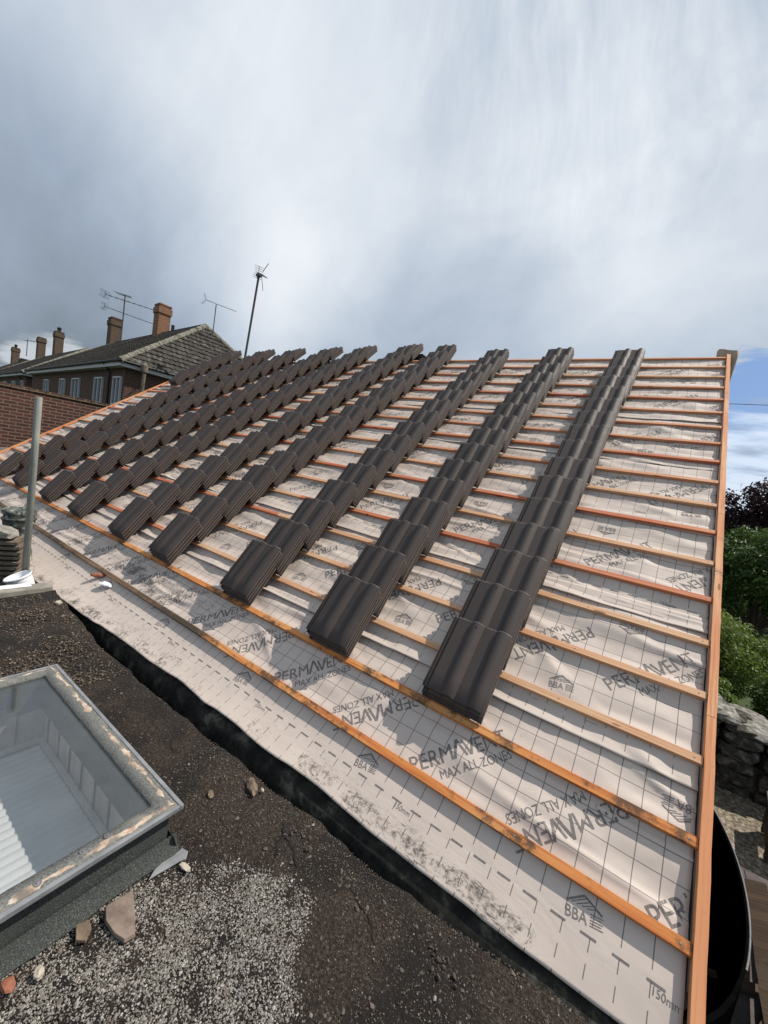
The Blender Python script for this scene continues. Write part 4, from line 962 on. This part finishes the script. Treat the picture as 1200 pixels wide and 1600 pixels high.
# ------------------------------------------------------------------ brick garden wall beyond the left verge
bw = thing('brick_wall', (-12.45, 0.0, -2.5), label='long red brick wall with flat coping beyond the left verge', cat='wall', kind='thing')
MB().box(-0.12, 0.12, -6.0, 5.6, 0, 4.33).build('wall', M['brickwall'], bw)
mb = MB(); y = -6.0
while y < 5.6: mb.box(-0.15, 0.15, y, y + 0.29, 4.332, 4.40 + random.uniform(-.004, .004)); y += 0.30
mb.build('coping', M['chimdark'], bw, bevel=.006)
MB().box(0.122, 0.145, -6.0, 1.75, 2.75, 3.02).build('render_band', M['concrete'], bw)

# ------------------------------------------------------------------ houses behind
def pantile_face(P0, ex, up_, L, H, il, ir, mat, parent, nm='roof', gg=0.25, tw=0.22, amp=0.032):
    """trapezoid roof face: P0 eave corner, ex along eave, up_ up the slope, inset il/ir at the top; real rolls and courses"""
    nrm = ex.cross(up_).normalized()
    if nrm.z < 0: nrm = -nrm
    mb = MB(); rows = int(H / gg)
    for j in range(rows + 1):
        t0 = j * gg; t1 = min(H, t0 + gg + 0.02)
        if t0 >= H: break
        vs = []; ln = []
        sA0, sB0 = il * t0 / H, L - ir * t0 / H; sA1, sB1 = il * t1 / H, L - ir * t1 / H
        n = max(2, int((sB0 - sA0) / (tw / 5)))
        off = (j % 2) * 0.0
        for i in range(n + 1):
            f = i / n
            for (a, b_, t_, lift) in ((sA0, sB0, t0, 0.0), (sA0, sB0, t0, 0.045), (sA1, sB1, t1, 0.0)):
                sx = a + (b_ - a) * f; ph = 2 * math.pi * (sx + off) / tw
                h = amp * (0.5 + 0.5 * math.sin(ph)) ** 1.5
                jj = 0.006 * float(vn(math.floor((sx) / tw) * 3.7, j * 5.1))
                vs.append(P0 + ex * sx + up_ * t_ + nrm * (h * (1 if lift or t_ > t0 else 0.2) + lift + jj))
        fs = []
        for i in range(n):
            a = i * 3; fs += [(a, a + 3, a + 4, a + 1), (a + 1, a + 4, a + 5, a + 2)]
        mb.add(vs, fs)
    return mb.build(nm, mat, parent)
def caps(p, q, r, mat, parent, nm='hip_tiles', seg=0.4):
    mb = MB(); d = (q - p); n = max(1, int(d.length / seg)); dn = d.normalized()
    for i in range(n):
        a = p + dn * (i * d.length / n); b_ = a + dn * (d.length / n * 1.05)
        mb.tube([a - Vector((0, 0, r * .35)), b_ - Vector((0, 0, r * .35))], [r * 1.08, r * .95], 8, cap=True)
    return mb.build(nm, mat, parent)
def chimney(parent, x, y, zb, zt, w, d, mat, pot=False):
    c = MB(); c.box(x - w / 2, x + w / 2, y - d / 2, y + d / 2, zb, zt); ch = c.build('chimney', mat, parent)
    c = MB(); c.box(x - w / 2 - .05, x + w / 2 + .05, y - d / 2 - .05, y + d / 2 + .05, zt - .42, zt - .10); c.box(x - w / 2 - .02, x + w / 2 + .02, y - d / 2 - .02, y + d / 2 + .02, zt + .002, zt + .08); c.build('cap', mat, ch)
    if pot:
        for px_ in ((-.12, .12) if w > .5 else (0,)): MB().lathe([(.11, 0), (.12, .3), (.15, .32), (.14, .42), (.09, .42)], 12, (x + px_ * 1.4, y, zt + .05)).build('pot', M['darkpaint'], ch)
    return ch
def house(A, L, label, wins, dark=False, wd=8.2, rise=3.0, hip=2.35, chims=(), rot=174.7):
    h = thing('house', A, (0, 0, R(rot)), label=label, cat='house', group='brick houses in the row behind')
    # local: +x along the front to the left, -y away from us; z=0 at the eaves
    ry = -wd / 2
    zt = rise; ov = 0.3
    MB().box(ov, L - ov, -wd + ov, -ov, -6.2, -0.02).build('wall', M['brick'], h)
    e1 = Vector((1, 0, 0)); apx = Vector((hip, ry, zt)); apl = Vector((L - hip, ry, zt))
    def face(P0, P1, A0, A1, mat):
        ex = (P1 - P0); Ln = ex.length; ex.normalize(); v = A0 - P0; il = v.dot(ex); upv = v - ex * il; H = upv.length; upv.normalize(); ir = (P1 - A1).dot(ex)
        return pantile_face(P0, ex, upv, Ln, H, il, ir, mat, h)
    c00, cL0, c0w, cLw = Vector((0, 0, 0)), Vector((L, 0, 0)), Vector((0, -wd, 0)), Vector((L, -wd, 0))
    face(c00, cL0, apx, apl, M['lichenroof2']); face(c00, c0w, apx, apx, M['lichenroof']); face(cL0, cLw, apl, apl, M['lichenroof2']); face(c0w, cLw, apx, apl, M['lichenroof2'])
    caps(c00, apx, .12, M['hipmortar'], h, 'hip_cap'); caps(c0w, apx, .13, M['hipmortar'], h, 'hip_cap'); caps(cL0, apl, .13, M['hipmortar'], h, 'hip_cap'); caps(apx, apl, .12, M['lichenroof2'], h, 'ridge_cap')
    f = MB(); f.box(0.06, L - .06, -0.05, -0.02, -.22, -.03); f.box(0.02, 0.05, -wd + .06, -0.02, -.22, -.03); f.build('fascia', M['fascia'], h)
    f = MB(); f.box(0.05, L - .05, -ov - .002, -0.05, -.215, -.19); f.box(0.05, ov, -wd + .06, -0.05, -.216, -.191); f.build('soffit', M['fascia'], h)
    f = MB(); f.tube([(-0.05, .035, -.03), (L, .035, -.03)], .055, 8); f.tube([(-0.035, .035, -.031), (-0.035, -wd, -.031)], .055, 8); f.build('gutter', M['darkpaint'], h)
    for (a, b_) in wins:
        w_ = MB(); y_ = -ov + .03
        for (q0, q1, r0, r1) in ((a, b_, -.62, -.56), (a, b_, -1.68, -1.62), (a, a + .06, -1.62, -.62), (b_ - .06, b_, -1.62, -.62), ((a + b_) / 2 - .03, (a + b_) / 2 + .03, -1.62, -.62)): w_.box(q0, q1, y_ - .03, y_ + .05, r0, r1)
        wf = w_.build('window', M['fascia'], h)
        MB().box(a + .06, b_ - .06, y_ - .025, y_ - .01, -1.62, -.62).build('pane', M['winglass'], wf)
        MB().box(a - .05, b_ + .05, y_ - .02, y_ + .10, -1.76, -1.69).build('sill', M['concrete'], wf)
    f = MB(); f.tube([(1.9, .02, -.05), (1.9, -ov + .07, -.35), (1.9, -ov + .07, -6.2)], .045, 8); f.build('downpipe', M['darkpaint'], h)
    for cdef in chims: chimney(h, *cdef)
    return h
H1 = Vector((-17.9, 5.14, 3.86))
h1 = house(H1, 17.6, 'nearest brick house with hipped tile roof and two chimneys, left of the roof', [(0.5, 1.4), (2.75, 3.85), (6.2, 7.5), (8.9, 9.9), (12.5, 13.6)],
      chims=[(7.7, -4.1, 1.9, 4.5, .72, .62, M['chimbrick']), (15.7, -4.1, 1.9, 4.6, .80, .60, M['chimdark'])])
MB().tube([(6.5, -4.25, 2.5), (6.5, -4.25, 3.45)], .09, 8).build('vent_pipe', M['darkpaint'], h1)
H2 = Vector((-37.25, 7.0, 3.86))
h2 = house(H2, 20.0, 'second brick house with pale mortared hip, beyond the nearest one', [(1.0, 2.2), (4.0, 5.2), (8, 9.2), (12, 13.2)],
      chims=[(12.0, -4.1, 1.9, 5.0, .9, .62, M['chimdark'], True), (19.2, -4.1, 1.6, 5.0, .9, .62, M['chimdark'])])
h3 = house(Vector((-59.5, 9.1, 3.8)), 18.0, 'third house farthest along the row, small at the left edge', [(2, 3.2), (6, 7.2)],
      chims=[(11.6, -4.1, 1.9, 4.9, 1.0, .7, M['chimdark'], True), (5.2, -4.1, 1.9, 3.2, 1.2, .8, M['lichenroof2'])])

# corroded cowl standing at the near corner of the first house
ck = thing('soil_pipe', (-17.62, 5.9, 2.35), label='rusty soil vent pipe with cowl at the near corner of the nearest house', cat='pipe')
MB().tube([(0, 0, -3.0), (0, 0, 0.6), (0.02, 0, 1.25)], .07, 8).build('tube', M['oldtile'], ck); MB().lathe([(.07, 1.2), (.13, 1.25), (.13, 1.5), (.0, 1.62)], 10).build('cowl', M['oldtile'], ck)
MB().tube([(0, 0, -0.55), (-0.5, -.1, -0.75), (-1.0, -.2, -1.4)], .05, 8).build('branch', M['darkpaint'], ck)

# ------------------------------------------------------------------ aerials
def yagi(parent, c, d, L, n, el, r=.012, refl=True, tilt=0.0):
    d = Vector(d).normalized(); s_ = d.cross(Vector((0, 0, 1))).normalized(); u_ = s_.cross(d)
    s_ = s_ * math.cos(tilt) + u_ * math.sin(tilt)
    mb = MB(); mb.tube([Vector(c) - d * L * .35, Vector(c) + d * L * .65], r, 6)
    bo = mb.build('boom', M['alum'], parent)
    for i in range(n):
        p = Vector(c) + d * L * (-.30 + .93 * i / (n - 1)); e_ = el * (1 - .35 * i / n)
        MB().tube([p - s_ * e_ / 2, p + s_ * e_ / 2], r * .55, 5).build('element', M['alum'], bo)
    if refl:
        mb = MB(); p = Vector(c) - d * L * .34
        for a_ in (0.9, -0.9):
            dr = (u_ * math.cos(a_) * (1 if a_ > 0 else -1) - d * .45).normalized() if False else (u_ * (1 if a_ > 0 else -1) - d * .5).normalized()
            for k in (0.08, 0.16, 0.24): mb.tube([p + dr * k - s_ * el * .6, p + dr * k + s_ * el * .6], r * .5, 5)
            mb.tube([p, p + dr * .27], r * .7, 5)
        mb.build('reflector', M['alum'], bo)
AG = 'television aerials against the sky'
ma = thing('television_aerial', (-15.84, 9.0, 5.1), label='tall leaning aerial mast rising behind the tiled roof', cat='aerial', group=AG)
MB().tube([(0, 0, -2.5), (0, 0, 0), (0.22, 0, 3.42)], .045, 8).build('mast', M['alum'], ma)
MB().box(.12, .34, -.08, .08, 3.33, 3.43).build('clamp', M['alum'], ma)
yagi(ma, (0.62, -0.2, 3.28), (0.86, -0.35, -0.42), 1.3, 8, .30, .016, True)
MB().tube([(0.45, 0, 3.5), (0.75, 0, 3.78)], .014, 5).build('whip', M['alum'], ma)
MB().tube([(0.35, 0, 3.45), (0.55, 0.05, 2.75)], .012, 5).build('whip', M['alum'], ma)
mb_ = thing('television_aerial', (-31.05, 10.3, 6.45), label='aerial pole with two long horizontal arrays beside the dark chimney', cat='aerial', group=AG)
MB().tube([(0, 0, -.3), (0, 0, 3.3)], .04, 8).build('mast', M['alum'], mb_)
yagi(mb_, (0, 0, 2.15), (0.93, 0.35, -0.20), 4.7, 15, .42, .018)
yagi(mb_, (0, 0, 2.95), (0.93, 0.35, -0.18), 4.7, 10, .6, .018)
yagi(mb_, (-0.3, 0, 3.35), (-0.8, 0.4, 0.18), 2.2, 5, 1.0, .018, False)
MB().tube([(0, 0, 0.2), (-.8, 0, .3)], .03, 6).build('bracket', M['alum'], mb_)
mc = thing('television_aerial', (-19.05, 9.36, 6.4), label='small aerial above the ridge end of the nearest house', cat='aerial', group=AG)
MB().tube([(0, 0, 0), (0, 0, 1.35)], .022, 8).build('mast', M['alum'], mc)
yagi(mc, (0, 0, 1.38), (0.75, 0.66, -0.16), 1.45, 11, .28, .010)
md_ = thing('television_aerial', (-57.0, 12.0, 6.8), label='distant thin aerial among the far chimneys', cat='aerial', group=AG)
MB().tube([(0, 0, 0), (0, 0, 1.7)], .035, 6).build('mast', M['alum'], md_); yagi(md_, (0, 0, 1.6), (.9, .4, 0), 1.6, 5, .6, .02, False)

# ------------------------------------------------------------------ ground and the garden to the right
gz = -2.0
def sheet(name, mat, x0, x1, y0, y1, z, nx=2, nyy=2, amp=0.0):
    vs = []; fs = []
    for j in range(nyy + 1):
        for i in range(nx + 1):
            x = x0 + (x1 - x0) * i / nx; y = y0 + (y1 - y0) * j / nyy; vs.append((x, y, z + amp * float(vn(x * 1.1, y * 1.1)) + amp * .4 * float(vn(x * 5, y * 5))))
    for j in range(nyy):
        for i in range(nx): a = j * (nx + 1) + i; fs.append((a, a + 1, a + nx + 2, a + nx + 1))
    o = MB().add(vs, fs).build(name, mat, smooth=True); return tag(o, kind='structure')
sheet('ground', M['grass'], -600, 600, -600, 600, -2.55, 4, 4)
sheet('garden_ground', M['gravelly'], 0.3, 6.0, 3.2, 5.6, gz + 0.004, 60, 26, 0.03)
sheet('garden_bed', M['grass'], 0.3, 14.0, 5.6, 19.5, gz - 0.02, 30, 30, 0.05)
sheet('paving', M['paving'], -0.1, 6.0, -2.5, 3.75, gz + 0.03)
sheet('road', M['road'], 0.0, 40.0, 19.4, 24.5, gz + 0.01)
mb = MB(); mb.box(1.055, 1.065, 2.6, 3.72, gz + 0.031, gz + 0.036); mb.box(0.3, 3.5, 3.4, 3.41, gz + .031, gz + .036); o = mb.build('paving_joint', M['darkpaint']); tag(o, kind='structure')

# rubble stone wall: rough blocks laid in courses with a sloping top
sw = MB(); rw_ = random.Random(5)
def block(x0, x1, y0, y1, z0, z1, jit=0.025):
    mx = [(x0 + x1) / 2, (y0 + y1) / 2, (z0 + z1) / 2]; vs = []
    for ix in range(4):
        for iy in range(3):
            for iz in range(3):
                p = [x0 + (x1 - x0) * ix / 3, y0 + (y1 - y0) * iy / 2, z0 + (z1 - z0) * iz / 2]
                e_ = (ix in (0, 3)) + (iy in (0, 2)) + (iz in (0, 2))
                k_ = 1 - (0.0, 0.0, 0.10, 0.24)[e_]
                vs.append([mx[a] + (p[a] - mx[a]) * (k_ if e_ > 1 else 1) + rw_.uniform(-jit, jit) for a in range(3)])
    I = lambda a, b_, c: (a * 3 + b_) * 3 + c
    fs = []
    for a in range(3):
        for b_ in range(2):
            fs += [(I(a, b_, 0), I(a, b_ + 1, 0), I(a + 1, b_ + 1, 0), I(a + 1, b_, 0)), (I(a, b_, 2), I(a + 1, b_, 2), I(a + 1, b_ + 1, 2), I(a, b_ + 1, 2)),
                   (I(a, 0, b_), I(a + 1, 0, b_), I(a + 1, 0, b_ + 1), I(a, 0, b_ + 1)), (I(a, 2, b_), I(a, 2, b_ + 1), I(a + 1, 2, b_ + 1), I(a + 1, 2, b_))]
    for b_ in range(2):
        for c in range(2):
            fs += [(I(0, b_, c), I(0, b_, c + 1), I(0, b_ + 1, c + 1), I(0, b_ + 1, c)), (I(3, b_, c), I(3, b_ + 1, c), I(3, b_ + 1, c + 1), I(3, b_, c + 1))]
    sw.add(vs, fs)
hgt = lambda x: max(.5, 1.06 - 0.25 * (x - 0.5))
sw.box(-0.4, 5.0, 5.36, 6.18, gz - .05, gz + .40)
for yf, yb in ((5.26, 5.52), (5.50, 5.80), (5.78, 6.06), (6.02, 6.24)):
    x = -0.4
    while x < 5.0:
        wd_ = rw_.uniform(.20, .46); z = gz - .05; top_ = gz + hgt(x + wd_ / 2) + rw_.uniform(-.04, .05) - (0.05 if yf > 6 else 0)
        while z < top_ - .05:
            hh = min(rw_.uniform(.14, .26), top_ - z)
            block(x, x + wd_ - .008, yf + rw_.uniform(-.03, .02), yb, z, z + hh - .006); z += hh
        x += wd_
x = -0.4
while x < 5.0:      # slabs along the top, coloured paler as if in sunlight
    wd_ = rw_.uniform(.35, .7); hz = gz + hgt(x + wd_ / 2) + rw_.uniform(-.015, .03); n0 = len(sw.f)
    block(x, x + wd_ - .012, 5.22 + rw_.uniform(-.03, .03), 5.80, hz - .06, hz + .03, .014); block(x - .1, x + wd_ - .14, 5.76, 6.26, hz - .10, hz + .0, .02)
    for q in range(n0, len(sw.f)): sw.mi[q] = 1
    x += wd_
M['sunlit_stonetop'] = speck('sunlit_stone_top', [(0.32, (0.06, 0.055, 0.045)), (0.5, (0.17, 0.16, 0.14)), (0.70, (0.42, 0.41, 0.37))], 14, 0.95, 0.8, 0.03, detail=10)  # lighter copy of the wall stone, for sun on its top
o = sw.build('stone_wall', [M['stonewall'], M['sunlit_stonetop']], bevel=0.0); tag(o, 'thick rough stone wall with a sloping top coloured pale as sunlit, right of the roof', 'wall', kind='thing')

# black tank whose rim curves out from under the verge
tk = thing('water_tank', (0.0, 2.35, gz), label='large open black tank with a thin grey curved rim beside the right verge', cat='tank')
def ov(a, rx, ry, z): return (max(-0.10, rx * math.cos(a)), ry * math.copysign(abs(math.sin(a)) ** 1.0, math.sin(a)), z)
nn = 48; prf = [(1.0, 0), (1.0, .80), (1.0, .81), (.975, .81), (.975, .80), (.955, .05), (0.0, .05)]
vs = []; fs = []
for (k_, z_) in prf:
    for i in range(nn): vs.append(ov(2 * math.pi * i / nn, 0.68 * k_, 1.55 * k_, z_))
for j in range(len(prf) - 1):
    for i in range(nn): fs.append((j * nn + i, j * nn + (i + 1) % nn, (j + 1) * nn + (i + 1) % nn, (j + 1) * nn + i))
MB().add(vs, fs).build('body', M['black'], tk, smooth=False)
mb = MB(); mb.tube([ov(R(-33 + 123 * i / nn), .68, 1.55, .812) for i in range(nn + 1)], .0065, 6, cap=False); mb.build('rim', M['rimgrey'], tk, smooth=True)

# loose offcuts and rubble on the paving near the tank
for (x_, y_, l_, a_, lb) in ((0.86, 1.95, .7, 65, 'long grey offcut of timber lying nearest on the paving below the verge'), (1.0, 1.7, .5, 110, 'short offcut of timber lying across the others below the verge'), (0.78, 2.25, .45, 30, 'small offcut of timber against the black tank')):
    o = MB().box(-l_ / 2, l_ / 2, -.03, .03, 0, .035).build('timber_offcut', M['oldwood'], bevel=.003); o.location = (x_, y_, gz + .06); o.rotation_euler = (R(4), R(6), R(a_)); tag(o, lb, 'timber offcut', 'timber offcuts by the tank')
# timber planter / trough and old boards
pl = thing('timber_planter', (1.72, 4.30, gz + .03), (0, 0, R(-8)), label='dark timber box on legs standing by the stone wall', cat='planter')
mb = MB(); mb.box(-.42, .9, -.30, -.27, .10, .42); mb.box(-.42, .9, .27, .30, .10, .42); mb.box(-.42, -.39, -.27, .27, .10, .42); mb.box(.87, .9, -.27, .27, .10, .42); mb.build('sides', M['oldwood'], pl, bevel=.004)
mb = MB(); mb.box(-.45, .93, -.33, -.25, .422, .455); mb.box(-.45, .93, .25, .33, .422, .455); mb.box(-.45, -.37, -.25, .25, .423, .456); mb.build('top_rail', mat_wood('grey_timber', (.10, .085, .065), (.15, .13, .10), (.06, .05, .04)), pl, bevel=.003)
for x_, y_ in ((-.38, -.26), (.86, -.26), (-.38, .26), (.86, .26)): MB().box(x_ - .035, x_ + .035, y_ - .035 + .0015, y_ + .035 + .0015, 0, .40).build('leg', M['oldwood'], pl)
BD = 'old boards leaning by the tank'
for k in range(5):
    mb = MB(); L = 1.9; vs = []; fs = []
    for q in range(15):
        y = -L / 2 + L * q / 14; w1_ = .075 + .008 * float(vn(q * .8, k * 3)); 
        vs += [(-w1_, y, -.014), (w1_, y, -.014), (w1_, y, .014), (-w1_, y, .014)]
    for q in range(14):
        for j in range(4): fs.append((q * 4 + j, q * 4 + (j + 1) % 4, (q + 1) * 4 + (j + 1) % 4, (q + 1) * 4 + j))
    fs += [(0, 3, 2, 1), tuple(14 * 4 + j for j in range(4))]
    o = mb.add(vs, fs).build('old_board', M['oldwood']); o.location = (0.93 + 0.155 * k, 2.38 - .22 * k + random.uniform(-.05, .05), gz + .32 + .05 * k); o.rotation_euler = (R(-6), R(-24), R(-4 + 2 * k))
    tag(o, '%s dark old board leaning right of the black tank' % ['leftmost', 'second from left', 'middle', 'second from right', 'rightmost'][k], 'board', BD)

# ------------------------------------------------------------------ trees and shrubs
def leaves(name, mat, blobs, n, size, parent, seed, up_bias=0.3, shell=0.55):
    r = np.random.RandomState(seed); B = np.array(blobs, float)   # x y z rx ry rz
    w = (B[:, 3] * B[:, 4] * B[:, 5]) ** (2 / 3); idx = r.choice(len(B), n, p=w / w.sum())
    d = r.normal(size=(n, 3)); d /= np.linalg.norm(d, axis=1)[:, None]
    rad = shell + (1 - shell) * r.uniform(0, 1, n); rad += .10 * r.normal(size=n)
    c = B[idx, :3] + d * B[idx, 3:6] * rad[:, None]
    nn_ = d + r.normal(size=(n, 3)) * .7; nn_[:, 2] += up_bias; nn_ /= np.linalg.norm(nn_, axis=1)[:, None]
    a = np.cross(nn_, r.normal(size=(n, 3))); a /= np.linalg.norm(a, axis=1)[:, None]; b = np.cross(nn_, a)
    s_ = size * r.uniform(.6, 1.3, n)[:, None]
    V = np.stack([c - a * s_, c - b * s_ * .45 + nn_ * s_ * .12, c + a * s_, c + b * s_ * .45 + nn_ * s_ * .12], 1).reshape(-1, 3)
    me = bpy.data.meshes.new(name); me.from_pydata(V.tolist(), [], (np.arange(n)[:, None] * 4 + np.arange(4)).tolist()); me.materials.append(mat)
    o = bpy.data.objects.new(name, me); COL.objects.link(o); o.parent = parent; return o
def blobcloud(c, R_, n, rs, seed):
    r = random.Random(seed); out = []
    for i in range(n):
        d = Vector((r.gauss(0, 1), r.gauss(0, 1), r.gauss(0, 1))).normalized() * r.uniform(.35, .95)
        out.append((c[0] + d.x * R_[0], c[1] + d.y * R_[1], c[2] + d.z * R_[2], rs * r.uniform(.6, 1.2), rs * r.uniform(.6, 1.2), rs * r.uniform(.5, 1.0)))
    return out
def plant(name, loc, label, cat, mat, c, R_, nb, rs, nl, size, seed, trunk_h, tr, limbs=6, twigs=0):
    t = thing(name, loc, label=label, cat=cat)
    B = blobcloud(c, R_, nb, rs, seed)
    leaves('crown' if cat == 'tree' else 'foliage', mat, B, nl, size, t, seed)
    mb = MB(); r = random.Random(seed)
    top = Vector((c[0], c[1], trunk_h)); mb.tube([(0, 0, 0), (c[0] * .3 + .02, c[1] * .3, trunk_h * .5), top], [tr, tr * .8, tr * .55], 8)
    for b in B[:limbs]: mb.tube([top * .8, (top + Vector(b[:3])) / 2 + Vector((r.uniform(-.1, .1), r.uniform(-.1, .1), .05)), Vector(b[:3])], [tr * .4, tr * .25, tr * .1], 6)
    for i in range(twigs):
        b = max(B, key=lambda q: q[2] - abs(q[0] - c[0]) * .3); p = Vector(b[:3]); d = Vector((r.uniform(-.7, .7), r.uniform(-.3, .3), 1)).normalized(); q = p + d * r.uniform(.9, 1.5)
        mb.tube([p, (p + q) / 2 + Vector((.05, 0, 0)), q], [.03, .02, .008], 5)
        for k in range(3): s0 = p.lerp(q, .5 + .15 * k); mb.tube([s0, s0 + Vector((r.uniform(-.35, .35), r.uniform(-.2, .2), r.uniform(.1, .35)))], [.012, .005], 4)
    mb.build('trunk' if cat == 'tree' else 'stem', M['bark'], t)
    return t
plant('copper_beech', (3.3, 17.2, -2.5), 'purple-leaved tree with bare twigs at its top, at the right edge', 'tree', M['leaf_p'], (0.2, 0, 4.0), (3.0, 1.8, 2.2), 46, .78, 34000, .085, 4, 3.4, .16, 10, 7)
plant('laurel_hedge', (2.2, 13.2, -2.5), 'tall green hedge-like tree below the purple tree', 'tree', M['leaf_g'], (0.4, 0, 2.75), (2.6, 1.3, 1.35), 40, .58, 30000, .06, 9, 1.6, .13, 10)
plant('evergreen_hedge', (3.4, 18.8, -2.5), 'dark shaded hedge behind the road below the green tree', 'hedge', M['leaf_d'], (1.0, 0, 1.7), (5.0, .8, 1.5), 46, .75, 22000, .075, 12, 1.0, .10, 8)
plant('garden_shrub', (1.35, 8.6, -2.05), 'bright green shrub against the right verge above the stone wall', 'shrub', M['leaf_y'], (-.12, 0, 1.15), (.80, .8, .85), 26, .34, 15000, .036, 21, .8, .05, 8)
plant('garden_shrub', (2.15, 7.55, -2.05), 'darker green shrub just behind the stone wall', 'shrub', M['leaf_g'], (0, 0, .72), (.85, .55, .55), 22, .30, 13000, .034, 22, .5, .04, 8)
plant('garden_shrub', (0.98, 6.75, -2.05), 'small yellow-green shrub tuft at the verge on the wall top', 'shrub', M['leaf_y'], (0, 0, .80), (.30, .25, .28), 9, .14, 2500, .028, 23, .5, .02, 5)
pp = thing('plant_pot', (3.75, 19.2, gz), label='dark plant pot with a cane standing beside the road', cat='plant pot')
MB().lathe([(0, 0), (.28, 0), (.36, .6), (.40, .62), (.40, .7), (.33, .7), (.3, .5), (0, .5)], 16).build('pot', M['darkpaint'], pp)
MB().tube([(0.05, 0, .5), (.35, 0, 2.3)], .03, 6).build('cane', M['metal'], pp)
leaves('foliage', M['leaf_y'], [(0, 0, .9, .35, .35, .3)], 500, .05, pp, 31)

# overhead cable behind the ridge to the right
cb = MB(); a = Vector((-4.0, 23.2, 7.35)); b = Vector((30.0, 22.0, 8.2)); cb.tube([a.lerp(b, i / 30) + Vector((0, 0, -1.1 * math.sin(math.pi * i / 30) * .35)) for i in range(31)], .014, 5)
o = cb.build('overhead_cable', M['darkpaint']); tag(o, 'thin dark overhead cable crossing the sky right of the roof', 'cable')
for i, x in enumerate((-4.0, 30.0)):
    y_, z_ = (23.2, 7.4) if i == 0 else (22.0, 8.25)
    t = thing('utility_pole', (x, y_, -2.5), label=['wooden utility pole hidden behind the ridge', 'wooden utility pole far to the right holding the cable'][i], cat='utility pole'); 
    MB().tube([(0, 0, 0), (0, 0, z_ + 2.5)], .11, 8).build('pole', M['bark'], t)
